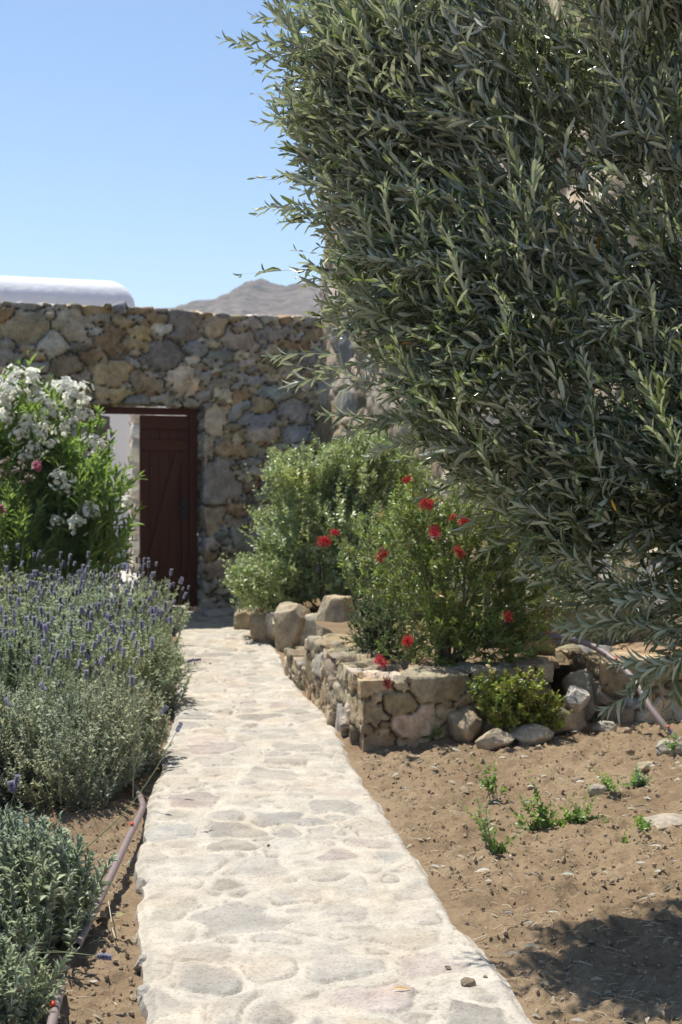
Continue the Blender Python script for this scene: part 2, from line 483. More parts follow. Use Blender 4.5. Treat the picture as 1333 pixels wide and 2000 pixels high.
# ------------------------------------------------------------------ ground
def path_edges(Y):
    xl = np.interp(Y, [2.0, 3.8, 4.4, 5.2, 5.95, 7.2, 8.3, 10.4, 13.2, 14.6], [-.33, -.53, -.61, -.742, -.82, -.90, -.97, -1.18, -1.52, -2.2])
    xr = np.interp(Y, [2.0, 3.8, 4.3, 5.2, 5.8, 7.18, 8.33, 9.69, 11.4, 13.2, 14.6], [.78, .51, .44, .307, .216, .06, -.08, -.33, -.50, -.90, -1.1])
    return xl, xr
def soil_h(X, Y):
    P = np.stack([X, Y, X * 0], 1)
    h = 0.022 * fbm(P * 1.6, 3, 50) + 0.022 * np.abs(fbm(P * 7, 4, 51)) + 0.030 * fbm(P * 18, 3, 52) + 0.022 * np.abs(fbm(P * 34, 2, 54))
    lum = fbm(P * 4.0, 3, 57); h += 0.022 * sstep((lum - 0.15) / 0.4)
    xl, xr = path_edges(Y)
    dl = xl - X; dr = X - xr
    dist = np.maximum(dl, dr)
    k = sstep((dist + 0.02) / 0.12)
    base = np.where(dl > dr, -0.045, -0.006)
    h = np.where(dist > -0.06, base + h * (0.25 + 0.75 * k), -0.09)
    right = np.clip((X - .75) / 1.3, 0, 1) * 0.15 * np.exp(-((Y - 6.0) / 1.8) ** 2)
    h += np.where(dr > dl, right, 0)
    far = sstep((np.hypot(X, Y - 6) - 12) / 20)
    return h * (1 - far) - 0.02 * far
def ground():
    xs = [-2.7]; 
    while xs[-1] < 2.6: xs.append(xs[-1] + 0.017)
    ys = [3.1]
    while ys[-1] < 9.4: ys.append(ys[-1] + 0.0034 * ys[-1])
    def grow(a, lim):
        s = a[-1] - a[-2]
        while a[-1] < lim: s *= 1.35; a.append(a[-1] + s)
    grow(xs, 1200); xs = xs[::-1]; xs = [-x for x in xs]; grow(xs, 1200); xs = np.array(sorted(-x for x in xs))
    grow(ys, 1200); y2 = [-y for y in ys[::-1]]; grow(y2, 1200); ys = np.array(sorted(-y for y in y2))
    X, Y = np.meshgrid(xs, ys, indexing='ij')
    Z = soil_h(X.ravel(), Y.ravel())
    V = np.stack([X.ravel(), Y.ravel(), Z], 1)
    nx, ny = len(xs), len(ys)
    i = np.arange(nx - 1)[:, None] * ny + np.arange(ny - 1)[None]
    Q = np.stack([i, i + ny, i + ny + 1, i + 1], -1).reshape(-1, 4)
    a = Acc(); a.add(V, Q)
    a.build('ground', M['soil'], kind='structure')
ground()

def stone_path():
    ys = [1.6]
    while ys[-1] < 14.6: ys.append(ys[-1] + max(0.008, 0.0021 * ys[-1]))
    ys = np.array(ys); nt_ = 125
    t = np.linspace(0, 1, nt_)
    xl, xr = path_edges(ys)
    rng = np.random.default_rng(5)
    def wig(y, s): return 0.022 * fbm(np.stack([y * 3.2, y * 0, y * 0 + s], 1), 3, 60) + 0.010 * vnoise(np.stack([y * 11, y * 0, y * 0 + s], 1), 61)
    xl = xl + wig(ys, 3); xr = xr + wig(ys, 9)
    X = xl[:, None] + (xr - xl)[:, None] * t[None]; Y = np.repeat(ys[:, None], nt_, 1)
    P = np.stack([X.ravel(), Y.ravel(), 0 * X.ravel()], 1)
    rect = [(np.array([-2.2, 1.4, 0]), np.array([3.2, 0, 0]), np.array([0, 13.4, 0]), np.array([0, 0, 0.]))]
    S, A = seeds_for(rect, [(0.088, 14, 1.0), (0.068, 60, .97), (0.044, 140, .94)], rng, 1)
    S[:, 2] = 0; A[:, 2] = 1; A[:, 1] *= 1.05
    i1, d1, d2 = cell_field(P, S, A, pw=2.4, warp=0.035, seed=8, wscale=9, rot=0)
    am = A[i1][:, :2].mean(1)
    e = (d2 - d1) * am * 0.5
    jn = 0.012 + 0.010 * (vnoise(P * 5, 66) + 0.4)
    jn = np.clip(jn + .006, 0.004, 0.04)
    mask = sstep((e - jn + .006 * vnoise(P * 38, 67)) / 0.014)
    so = rng.normal(0, 1, len(S))[i1]
    tilt = rng.normal(0, 0.018, (len(S), 2))[i1]
    h = mask * (0.003 + 0.003 * so + ((P - S[i1])[:, :2] * tilt).sum(1))
    # a chipped, shadow-casting lip at the near side of some stones
    lip = (rng.random(len(S)) < 0.3)[i1]
    rimm = np.exp(-((e - jn) / 0.007) ** 2) * ((P - S[i1])[:, 1] < -0.4 * A[i1][:, 1]) * (vnoise(P * 9, 68) > -.1)
    h -= lip * rimm * 0.014
    h += 0.0045 * fbm(P * 9, 4, 70) + 0.0022 * fbm(P * 45, 3, 71) * (0.4 + mask)
    h += 0.012 * vnoise(P * 1.3, 72)
    pal = .9 * np.array([(.53, .48, .40), (.50, .46, .40), (.46, .435, .39), (.56, .49, .39), (.54, .51, .45), (.47, .42, .35), (.48, .465, .43), (.53, .46, .42), (.58, .53, .44), (.41, .385, .34)])
    cs = pal[rng.integers(0, len(pal), len(S))] * rng.uniform(.74, 1.02, (len(S), 1))
    mort = np.array([.525, .485, .415])
    film = 0.12 + 0.6 * sstep(0.5 + 1.3 * fbm(P * 3.0, 3, 75)[:, None])
    st = cs[i1] * (1 - film * 0.75) + mort * film * 0.75
    C = st * mask[:, None] + mort * (1 - mask[:, None])
    crack = np.exp(-((e - jn) / 0.004) ** 2) * sstep(vnoise(P * 6.5, 79) * 2)
    h = h - 0.006 * crack; C = C * (1 - .38 * crack[:, None])
    C = C * (1 + 0.10 * fbm(P * 2, 3, 77)[:, None])
    Z = 0.012 + h
    edge = np.minimum(t, 1 - t)[None] * (xr - xl)[:, None]
    Z = Z.reshape(X.shape) - 0.02 * (1 - sstep(edge / 0.035))
    ny = len(ys)
    V = np.stack([X, Y, Z], -1).reshape(-1, 3)
    i = np.arange(ny - 1)[:, None] * nt_ + np.arange(nt_ - 1)[None]
    Q = np.stack([i, i + 1, i + nt_ + 1, i + nt_], -1).reshape(-1, 4)
    acc = Acc(); acc.add(V, Q, C)
    for side in (0, nt_ - 1):                                   # rough faces at both edges
        top = V.reshape(ny, nt_, 3)[:, side]; cc = C.reshape(ny, nt_, 3)[:, side]
        sgn = -1 if side == 0 else 1
        mid = top.copy(); mid[:, 2] -= 0.035; mid[:, 0] += sgn * (0.008 + 0.012 * vnoise(np.stack([ys * 14, ys * 0, ys * 0 + side], 1), 80))
        bot = mid.copy(); bot[:, 2] = -0.14
        VV = np.concatenate([top, mid, bot]); k = np.arange(ny - 1)
        q1 = np.stack([k, k + 1, k + ny + 1, k + ny], 1); q2 = q1 + ny
        q = np.concatenate([q1, q2])
        if side: q = q[:, ::-1]
        acc.add(VV, q, np.concatenate([cc, cc * .8, cc * .7]))
    acc.build('path', M['pathstone'], kind='structure')
stone_path()

# ------------------------------------------------------------------ the gate wall
WO = np.array([-3.1, 12.9, 0.]); WDv = np.array([2.86, 1.5]); WL = float(np.hypot(*WDv))
WB = basis(*WDv)                                  # u along the wall (to the right, receding), v into the wall, w up
def wallp(t, v=0.0, z=0.0): return WO + WB[0] * (t * WL) + WB[1] * v + np.array([0, 0, z])
res = 0.018
u0, u1 = -4.5, WL + 0.3
d0 = round(0.268 * WL / res) * res; d1_ = round(0.622 * WL / res) * res
DH = round(2.03 / res) * res; WH = round(2.95 / res) * res; TH = 0.504
u0 = round(u0 / res) * res; u1 = round(u1 / res) * res
gate_wall = thing('stone_wall', 'tall rubble stone wall in shade with the brown wooden door, across the end of the path', 'wall', tuple(wallp(0.5)))
big = [(0.125, 14, .95), (0.088, 60, .92), (0.058, 150, .88), (0.034, 220, .88)]
rects = [((u0, 0, 0), (d0 - u0, 0, 0), (0, 0, DH), (0, -1, 0)),
         ((d1_, 0, 0), (u1 - d1_, 0, 0), (0, 0, DH), (0, -1, 0)),
         ((u0, 0, DH), (u1 - u0, 0, 0), (0, 0, WH - DH), (0, -1, 0)),
         ((u0, 0, WH), (u1 - u0, 0, 0), (0, TH, 0), (0, 0, 1)),
         ((d0, 0, 0), (0, TH, 0), (0, 0, DH), (1, 0, 0)),
         ((d1_, 0, 0), (0, TH, 0), (0, 0, DH), (-1, 0, 0)),
         ((d0, 0, DH), (d1_ - d0, 0, 0), (0, TH, 0), (0, 0, -1)),
         ((u0, TH, 0), (d0 - u0, 0, 0), (0, 0, DH), (0, 1, 0)),
         ((d1_, TH, 0), (u1 - d1_, 0, 0), (0, 0, DH), (0, 1, 0)),
         ((u0, TH, DH), (u1 - u0, 0, 0), (0, 0, WH - DH), (0, 1, 0))]
def wfix(px, py, hw, hh):                           # the large stones one can pick out in the photo
    rt = (px - 666.5) / F
    t = (WO[0] - rt * WO[1]) / (rt * WDv[1] - WDv[0])
    Yd = WO[1] + WDv[1] * t
    return (np.array([t * WL, 0.03, 1.5 - (py - 900) / F * Yd]), (hw, hw, hh))
fixes = [wfix(432, 940, .19, .21), wfix(362, 635, .165, .16), wfix(140, 632, .155, .14), wfix(52, 635, .16, .14), wfix(325, 690, .135, .12),
         wfix(460, 662, .155, .09), wfix(102, 670, .15, .09), wfix(222, 672, .12, .12), wfix(420, 635, .11, .095), wfix(425, 820, .12, .13),
         wfix(575, 850, .13, .11), wfix(578, 805, .14, .12), wfix(418, 1015, .13, .12), wfix(357, 735, .14, .11), wfix(225, 735, .13, .13),
         wfix(125, 715, .15, .1), wfix(510, 820, .14, .08), wfix(408, 872, .05, .15), wfix(512, 793, .1, .08), wfix(472, 775, .09, .06)]
stone_mesh('rubble_wall', rects, res, big, WB, WO, GREY * 3 + BROWN * 3 + [(.34, .31, .25), (.38, .34, .27)] * 2 + PALE, (.10, .095, .075), 21, gate_wall, depth=0.055, bulge=0.010, jw=0.20, pw=4.0, lift=1.32, flat=.5, fix=fixes, rough=0.017)

def box_acc(a, org, B, lo, hi, color=(1, 1, 1), mat=0, bev=0.004):
    """a box in local metres with bevelled long edges"""
    lo = np.array(lo, float); hi = np.array(hi, float); b = min(bev, (hi - lo).min() * 0.3)
    V = []
    for z, ins in ((lo[2], b), (lo[2] + b, 0), (hi[2] - b, 0), (hi[2], b)):
        l = lo[:2] + ins; h = hi[:2] - ins; c = b if ins == 0 else 0
        V += [(l[0] + c, l[1], z), (h[0] - c, l[1], z), (h[0], l[1] + c, z), (h[0], h[1] - c, z), (h[0] - c, h[1], z), (l[0] + c, h[1], z), (l[0], h[1] - c, z), (l[0], l[1] + c, z)]
    V = np.array(V); Q = []
    for r_ in range(3):
        for k_ in range(8):
            Q.append((r_ * 8 + k_, r_ * 8 + (k_ + 1) % 8, r_ * 8 + 8 + (k_ + 1) % 8, r_ * 8 + 8 + k_))
    a.add(org + V @ B, Q, color, mat, smooth=False)
    for r_, fl in ((0, True), (24, False)):
        f = [(r_ + 0, r_ + 1, r_ + 2, r_ + 3), (r_ + 0, r_ + 3, r_ + 4, r_ + 7), (r_ + 4, r_ + 5, r_ + 6, r_ + 7)]
        if fl: f = [q[::-1] for q in f]
        a.f.append(np.array(f) + a.n - 32); a.m.append(np.full(3, mat)); a.sm.append(np.full(3, False))

# door frame and the two leaves
FR = 0.10
a = Acc()
box_acc(a, WO, WB, (d0 + .02, .17, 0.07), (d0 + .10, .27, DH - .03))
box_acc(a, WO, WB, (d1_ - .10, .17, 0.07), (d1_ - .02, .27, DH - .03))
box_acc(a, WO, WB, (d0 + .10, .172, DH - .085), (d1_ - .10, .268, DH - .02))
settle(a.build('door_frame', M['door'], gate_wall))
def door_leaf(org, B, w, lab):
    a = Acc(); z0 = 0.09; z1 = DH - .095
    nb = max(4, int(w / 0.095))
    for k_ in range(nb):
        box_acc(a, org, B, (w * k_ / nb + .0015, 0.012, z0), (w * (k_ + 1) / nb - .0015, .04, z1), bev=.004)
    o = settle(a.build('door_leaf', M['door'], gate_wall)); tag(o, lab)
    a = Acc()
    for (za, zb) in ((z0, z0 + .30), (z1 - .13, z1), (z1 - .34, z1 - .235)):
        box_acc(a, org, B, (.0, -.012, za), (w, .0118, zb))
    box_acc(a, org, B, (.0, -.0118, z0 + .302), (.07, .0116, z1 - .342)); box_acc(a, org, B, (w - .07, -.0118, z0 + .302), (w, .0116, z1 - .342))
    p0 = np.array([.08, z0 + .34]); p1 = np.array([w - .09, z1 - .36]); dd = (p1 - p0) / np.linalg.norm(p1 - p0)
    # diagonal brace, a plank laid along its own axes
    Bb = np.array([B[0] * dd[0] + B[2] * dd[1], B[1], -B[0] * dd[1] + B[2] * dd[0]])
    og = org + B[0] * p0[0] + B[2] * p0[1]
    box_acc(a, og, Bb, (0, -.0105, -.045), (np.linalg.norm(p1 - p0), .0114, .045))
    f_ = a.build('brace_frame', M['door'], o)
    a = Acc()
    box_acc(a, org, B, (w - .085, -.035, .93), (w - .03, -.0125, 1.13)); box_acc(a, org, B, (w - .13, -.06, 1.04), (w - .045, -.042, 1.06)); box_acc(a, org, B, (w - .065, -.045, 1.035), (w - .045, -.034, 1.065))
    h_ = a.build('door_handle', M['iron'], o)
    return o
dm = 0.44 * WL
ol = WO + WB[1] * .205
door_leaf(ol + WB[0] * dm, WB, d1_ - .104 - dm, 'closed right leaf of the brown plank door, with diagonal brace')
hb = basis(0.10, 0.99)
door_leaf(WO + WB[0] * (d0 + .105) + WB[1] * .22, hb, 0.50, 'left leaf of the brown plank door, swung open inward')
# threshold slabs
def rock_acc(a, c, dims, seed, boxy=3.0, rough=0.12, yaw=0.0, col=(.4, .36, .3), sub=24, tiltx=0.0, chop=(.62, .92)):
    u = np.linspace(-1, 1, sub); 
    P = []; Fq = []; off = 0
    for ax in range(3):
        for s in (-1, 1):
            A_, B_ = np.meshgrid(u, u, indexing='ij')
            g = np.zeros((sub, sub, 3)); g[..., ax] = s; g[..., (ax + 1) % 3] = A_; g[..., (ax + 2) % 3] = B_
            P.append(g.reshape(-1, 3)); i = np.arange(sub - 1)[:, None] * sub + np.arange(sub - 1)[None]
            q = np.stack([i, i + sub, i + sub + 1, i + 1], -1).reshape(-1, 4)
            if s < 0: q = q[:, ::-1]
            Fq.append(q + off); off += sub * sub
    P = np.concatenate(P); Fq = np.concatenate(Fq)
    _, first, inv = np.unique(np.round(P * 1e4).astype(int), axis=0, return_index=True, return_inverse=True)
    P = P[first]; Fq = inv.ravel()[Fq]
    n = (np.abs(P) ** boxy).sum(1, keepdims=True) ** (1 / boxy)
    P = P / n
    d = unit(P)
    r_ = np.random.default_rng(seed)
    for _ in range(14):                                  # chop flat facets
        nn = unit(r_.normal(size=3)); k_ = r_.uniform(*chop)
        over = P @ nn - k_; P = P - np.clip(over, 0, None)[:, None] * nn * 0.97
    P = P * (1 + rough * fbm(P * 1.8 + seed, 3, seed)[:, None] + rough * .35 * fbm(P * 7 + seed, 3, seed + 1)[:, None])
    P = P * np.asarray(dims) * 0.5
    ct, st = math.cos(tiltx), math.sin(tiltx)
    P = np.stack([P[:, 0], P[:, 1] * ct - P[:, 2] * st, P[:, 1] * st + P[:, 2] * ct], 1)
    c_, s_ = math.cos(yaw), math.sin(yaw)
    P = np.stack([P[:, 0] * c_ - P[:, 1] * s_, P[:, 0] * s_ + P[:, 1] * c_, P[:, 2]], 1) + np.asarray(c)
    a.add(P, Fq, col)
wy = math.atan2(WB[0][1], WB[0][0])
a = Acc()
mid = wallp(0.44, .2)
rock_acc(a, (mid[0], mid[1], 0.02), (1.16, .56, .12), 90, 8, .03, wy, (.42, .39, .34))
a.build('threshold_step', M['rock'], label='worn stone threshold slab under the brown door', cat='step')
a = Acc()
q = wallp(0.68, -.17)
rock_acc(a, (q[0], q[1], 0.03), (.55, .30, .13), 91, 6, .06, wy, (.40, .38, .34))
a.build('stone_step', M['rock'], label='low shaded stone slab at the foot of the wall right of the door', cat='step')

# ------------------------------------------------------------------ the stone house on the right
HO = np.array([-.30, 14.42, 0.]); HB = basis(0.35, -0.937)
# u runs towards the camera; v points to the right (into the house)
HB[1] = np.array([0.937, 0.35, 0.]) / math.hypot(.937, .35)
house = thing('stone_house', 'tall sunlit stone house rising behind the olive tree', 'house', tuple(HO))
hl, hh, hr = 7.6, 6.6, 0.024
hfix = []
stone_mesh('rubble_facade', [((0, 0, 0), (hl, 0, 0), (0, 0, hh), (0, -1, 0)), ((0, 0, hh), (hl, 0, 0), (0, .6, 0), (0, 0, 1)),
            ((0, 0, 0), (0, 2.4, 0), (0, 0, hh), (-1, 0, 0)), ((hl, 0, 0), (0, 2.4, 0), (0, 0, hh), (1, 0, 0))], hr,
           [(0.21, 14, .98), (0.14, 30, .95), (0.08, 60, .92)], HB, HO, [(.44, .37, .28), (.48, .41, .31), (.40, .33, .24), (.46, .42, .35)] * 2 + GREY[:1] + BROWN[:3], (.46, .39, .30), 33, house,
           depth=0.022, bulge=0.012, jw=0.25, batter=0.03, rough=0.013)

# ------------------------------------------------------------------ whitewashed house beyond the wall
import bmesh
def bevel_box(name, dims, bev, seg, mat, parent, loc, rz):
    bm = bmesh.new(); bmesh.ops.create_cube(bm, size=1)
    for v in bm.verts: v.co = Vector((v.co.x * dims[0], v.co.y * dims[1], v.co.z * dims[2]))
    ed = [e for e in bm.edges if max(e.verts[0].co.z, e.verts[1].co.z) > 0]
    bmesh.ops.bevel(bm, geom=ed, offset=bev, segments=seg, profile=0.5, affect='EDGES')
    for f in bm.faces: f.smooth = True
    me = bpy.data.meshes.new(name); bm.to_mesh(me); bm.free(); me.materials.append(mat)
    o = link(name, me, parent, loc=loc); o.rotation_euler = (0, 0, rz); return o
wh = thing('white_house', 'whitewashed house with rounded roof edge beyond the wall', 'house', (-6.75, 20.8, 0))
yaw = math.atan2(.36, .93)
bevel_box('whitewashed_wall', (7.0, 5.0, 4.2), 0.42, 10, M['white'], wh, (-0.35, 1.15, 2.07), yaw)
pil = stone_mesh('stone_pillar', [((0, 0, 0), (.3, 0, 0), (0, 0, 3.0), (0, -1, 0)), ((0, 0, 0), (0, .4, 0), (0, 0, 3.0), (-1, 0, 0)), ((.3, 0, 0), (0, .4, 0), (0, 0, 3.0), (1, 0, 0)),
            ((0, .4, 0), (.3, 0, 0), (0, 0, 3.0), (0, 1, 0)), ((0, 0, 3.0), (.3, 0, 0), (0, .4, 0), (0, 0, 1))], .025,
           [(0.1, 60, .9), (.06, 80, .9)], basis(1, .3), np.array([-2.72, 18.6, 0.]), PALE, (.5, .45, .38), 35, None, depth=.02, bulge=.01,
           label='narrow pale stone pillar seen through the open gate', cat='pillar')
a = Acc()
g = np.array([[x, y, -.012 + .002 * math.sin(3 * x + y)] for x in np.linspace(-9, -.2, 30) for y in np.linspace(14.9, 24, 30)])
# clipped to stay beyond the wall
i = np.arange(29)[:, None] * 30 + np.arange(29)[None]
g[:, 1] = np.maximum(g[:, 1], 13.4 + (g[:, 0] + 2.2) * .52 + .1)
g[:, 2] = 0.03
a.add(g, np.stack([i, i + 30, i + 31, i + 1], -1).reshape(-1, 4))
a.build('courtyard', M['paving'], kind='structure')

# ------------------------------------------------------------------ hill
def hill():
    Yc = 700.0
    k = Yc / F
    pts = [(-2600, 900), (-600, 800), (0, 700), (250, 640), (375, 600), (440, 577), (480, 556), (500, 543), (512, 541), (528, 550), (560, 556), (610, 558), (680, 566), (900, 600), (1500, 560), (2400, 700), (4200, 900)]
    px = np.array([(p_[0] - 666.5) * k for p_ in pts]); pz = np.array([(900 - p_[1]) * k for p_ in pts])
    xs = np.concatenate([np.linspace(-900, -160, 30), np.linspace(-150, 60, 190), np.linspace(70, 1000, 40)])
    ys = np.concatenate([np.linspace(260, 600, 60), np.linspace(604, 760, 60), np.linspace(780, 1400, 25)])
    X, Y = np.meshgrid(xs, ys, indexing='ij')
    pr = np.interp(X, px, pz)
    s = np.where(Y < Yc, sstep((Y - 260) / (Yc - 260)) ** 1.15, 1 - .9 * sstep((Y - Yc) / 600))
    P = np.stack([X.ravel(), Y.ravel(), 0 * X.ravel()], 1)
    z = pr * s
    n = fbm(P / 45, 5, 90).reshape(X.shape); n2 = fbm(P / 9, 4, 92).reshape(X.shape)
    crag = np.exp(-((X + 40) / 16) ** 2 - ((Y - Yc) / 25) ** 2)
    z = z + n * 7 * s * (Y < 690) + n2 * (1.4 + 3.6 * crag) + .8 * crag
    st = 4.0; zz = z / st; z = z * .7 + .3 * st * (np.floor(zz) + sstep((zz - np.floor(zz)) * 2.2))
    z = np.maximum(z, -3) - 2
    V = np.stack([X, Y, z], -1).reshape(-1, 3); ny = len(ys)
    i = np.arange(len(xs) - 1)[:, None] * ny + np.arange(ny - 1)[None]
    a = Acc(); a.add(V, np.stack([i, i + ny, i + ny + 1, i + 1], -1).reshape(-1, 4))
    a.build('hill', M['hill'], kind='structure')
hill()

# ------------------------------------------------------------------ raised beds beside the path
PO = np.array([.10, 7.33, -.03])
ub = unit(np.array([1.0, .50, 0.])); vb = unit(np.array([-.185, .983, 0.]))
PB = np.array([ub, vb, [0, 0, 1.]])
r_ = .0125; H = .4; Hl = .2
bed = thing('stone_planter', 'dry stone raised bed wall with a square corner beside the path, holding the red bottlebrush', 'planter', tuple(PO))
L1 = 1.2; T1 = .35; T2 = .3; L2 = 1.8; L3 = 2.75
stone_mesh('retaining_wall', [((0, 0, 0), (L1, 0, 0), (0, 0, H), (0, -1, 0)), ((0, 0, 0), (0, L2, 0), (0, 0, Hl), (-1, 0, 0)), ((0, 0, Hl), (0, L2, 0), (0, 0, H - Hl), (-1, 0, 0)),
            ((0, L2, 0), (0, L3 - L2, 0), (0, 0, Hl), (-1, 0, 0)), ((0, L2, Hl), (T2, 0, 0), (0, 0, H - Hl), (0, 1, 0)),
            ((0, L2, Hl), (T2, 0, 0), (0, L3 - L2, 0), (0, 0, 1)), ((0, 0, H), (T2, 0, 0), (0, T1, 0), (0, 0, 1)), ((T2, 0, H), (L1 - T2, 0, 0), (0, T1, 0), (0, 0, 1)),
            ((0, T1, H), (T2, 0, 0), (0, L2 - T1, 0), (0, 0, 1)), ((T2, T1, 0), (L1 - T2, 0, 0), (0, 0, H), (0, 1, 0)), ((T2, T1, 0), (0, L2 - T1, 0), (0, 0, H), (1, 0, 0)),
            ((T2, L2, 0), (0, L3 - L2, 0), (0, 0, Hl), (1, 0, 0)), ((0, L3, 0), (T2, 0, 0), (0, 0, Hl), (0, 1, 0)), ((L1, 0, 0), (0, T1, 0), (0, 0, H), (1, 0, 0))], r_,
           [(0.13, 60, .95), (0.08, 160, .9), (0.045, 260, .9)], PB, PO, GREY[3:4] + BROWN[:4] * 2 + PALE[:1] + [(.34, .28, .20), (.38, .31, .22)] * 2, (.10, .08, .058), 48, bed,
           depth=0.04, bulge=0.004, jw=0.17, rough=0.015, flat=.6, pw=4.5)

FO = np.array([-.49, 11.22, -.02]); vb2 = unit(np.array([-.235, .97, 0.])); ub2 = unit(np.array([1, -.32, 0.]))
FB = np.array([ub2, vb2, [0, 0, 1.]])
farbed = thing('stone_planter', 'farther raised bed of pale upright stones beside the path, holding the round green shrub', 'planter', tuple(FO))
stone_mesh('retaining_wall', [((0, 0, 0), (1.0, 0, 0), (0, 0, .28), (0, -1, 0)), ((0, 0, 0), (0, 2.0, 0), (0, 0, .28), (-1, 0, 0)), ((0, 0, .28), (1.0, 0, 0), (0, .25, 0), (0, 0, 1)),
            ((0, .25, .28), (.25, 0, 0), (0, 1.75, 0), (0, 0, 1)), ((.25, .25, 0), (.75, 0, 0), (0, 0, .28), (0, 1, 0)), ((.25, .25, 0), (0, 1.75, 0), (0, 0, .28), (1, 0, 0)),
            ((0, 2.0, 0), (.25, 0, 0), (0, 0, .28), (0, 1, 0)), ((1.0, 0, 0), (0, .25, 0), (0, 0, .28), (1, 0, 0))], .02,
           [(0.22, 60, .9), (0.11, 80, .9)], FB, FO, PALE + BROWN[:1] + GREY[3:4], (.36, .31, .25), 46, farbed, depth=.03, bulge=.015, jw=.18, rough=.018, flat=1.3)
for q, (px, py, wv, hv, Yv, cl) in enumerate([(572, 1230, .26, .42, 11.15, (.47, .42, .34)), (655, 1212, .26, .50, 10.98, (.48, .44, .37)), (485, 1228, .2, .26, 12.5, (.44, .40, .33)), (520, 1240, .22, .28, 11.75, (.42, .36, .28))]):
    a = Acc(); c_ = at(px, py, Yv)
    rock_acc(a, (c_[0], c_[1] + .1, hv / 2 - .05), (wv, .26, hv), 140 + q, 14, .05, -.28, (cl[0] * .95, cl[1] * .90, cl[2] * .80), 30, 0, (.98, 1.2))
    settle(a.build('coping_stone', M['rock'], farbed))

# retaining wall of big blocks at the right
TO = np.array([1.44, 7.93, -.04]); TB = np.array([unit(np.array([1.0, -.16, 0.])), unit(np.array([-.25, 1.0, 0.])), [0, 0, 1.]])
stone_mesh('block_wall', [((0, 0, 0), (1.5, 0, 0), (0, 0, .42), (0, -1, 0)), ((0, 0, 0), (0, .8, 0), (0, 0, .42), (-1, 0, 0)), ((0, 0, .42), (1.5, 0, 0), (0, .8, 0), (0, 0, 1)), ((0, .8, 0), (1.5, 0, 0), (0, 0, .42), (0, 1, 0)), ((1.5, 0, 0), (0, .8, 0), (0, 0, .42), (1, 0, 0))],
           .0125, [(0.19, 90, .92), (0.1, 120, .9), (.05, 200, .9)], TB, TO, BROWN * 2 + GREY[2:3] + PALE[:2], (.14, .11, .08), 52, None, depth=.055, bulge=.012, jw=.2, pw=3.6, rough=.014, flat=.62,
           label='low wall of large brown and grey blocks under the olive tree', cat='wall')
# tall rubble face behind the bottlebrush (the step between the beds)
SO = np.array([.98, 8.62, -.02]); SB = np.array([unit(np.array([1.0, .1, 0.])), unit(np.array([-.1, 1.0, 0.])), [0, 0, 1.]])
stone_mesh('terrace_wall', [((0, 0, 0), (1.6, 0, 0), (0, 0, .62), (0, -1, 0)), ((0, 0, 0), (0, .5, 0), (0, 0, .62), (-1, 0, 0)), ((0, 0, .62), (1.6, 0, 0), (0, .5, 0), (0, 0, 1)), ((0, .5, 0), (1.6, 0, 0), (0, 0, .62), (0, 1, 0)), ((1.6, 0, 0), (0, .5, 0), (0, 0, .62), (1, 0, 0))],
           .016, [(0.13, 60, .92), (0.08, 120, .9), (.05, 160, .9)], SB, SO, PALE * 2 + GREY[:2] + BROWN[:2], (.42, .37, .3), 53, None, depth=.04, bulge=.02, jw=.24, rough=.014,
           label='pale terrace wall behind the bottlebrush shrub, below the olive', cat='wall')
# soil filling the beds
def bed_soil(name, poly, z, seed):
    """a lumpy sheet over a convex quad"""
    p_ = np.array(poly, float); n = 40
    u, v = np.meshgrid(np.linspace(0, 1, n), np.linspace(0, 1, n), indexing='ij'); u = u[..., None]; v = v[..., None]
    g = (p_[0] * (1 - u) * (1 - v) + p_[1] * u * (1 - v) + p_[2] * u * v + p_[3] * (1 - u) * v).reshape(-1, 2)
    zz = z + .03 * fbm(np.c_[g * 4, g[:, :1] * 0], 4, seed)
    i = np.arange(n - 1)[:, None] * n + np.arange(n - 1)[None]
    a = Acc(); a.add(np.c_[g, zz], np.stack([i, i + n, i + n + 1, i + 1], -1).reshape(-1, 4)); a.build(name, M['soil'], kind='structure')
bed_soil('planting_bed', [(.33, 7.70), (1.25, 8.1), (1.4, 10.5), (-.2, 10.4)], .33, 61)
bed_soil('planting_bed', [(-.25, 11.35), (.5, 11.2), (.6, 13.6), (-.75, 13.3)], .22, 62)
bed_soil('planting_bed', [(1.2, 8.35), (3.0, 8.2), (3.0, 9.2), (1.0, 9.3)], .30, 63)

# ------------------------------------------------------------------ loose rocks
def rock(px, py, dims, seed, col, label, yaw=0.0, z=0.0, boxy=3.2, group='loose rocks at the edge of the soil', tilt=0.0, name='rock'):
    g_ = gp(px, py, z)
    if g_[0] > .7 and z == 0: g_ = (g_[0], g_[1], float(soil_h(np.array([g_[0]]), np.array([g_[1]]))[0]) * .9)
    a = Acc(); rock_acc(a, (0, dims[1] * .05, dims[2] * .34), dims, seed, boxy, .13, yaw, col, 20, tilt)
    return a.build(name, M['rock'], loc=g_, label=label, cat='rock', group=group)
rock(905, 1452, (.22, .2, .27), 201, (.47, .38, .27), 'upright grey brown rock leaning on the planter wall left of the yellow green succulent', .3)
rock(968, 1466, (.20, .14, .12), 202, (.52, .43, .31), 'small pale rock just below the left side of the succulent')
rock(1038, 1462, (.24, .15, .12), 203, (.52, .44, .33), 'flat pale rock below the right side of the succulent', -.2)
rock(1096, 1440, (.32, .24, .22), 204, (.54, .45, .33), 'large pale rock right of the succulent, in front of the dry grass tuft', .35, tilt=.25)
rock(1078, 1440, (.055, .05, .03), 205, (.47, .40, .31), 'tiny flat stone below the large pale rock, left one of two')
rock(1112, 1442, (.06, .05, .035), 206, (.45, .40, .33), 'tiny flat stone below the large pale rock, right one of two')
rock(1150, 1415, (.26, .3, .36), 207, (.50, .43, .32), 'knobbly pale rock wedged left of the block wall', .5)
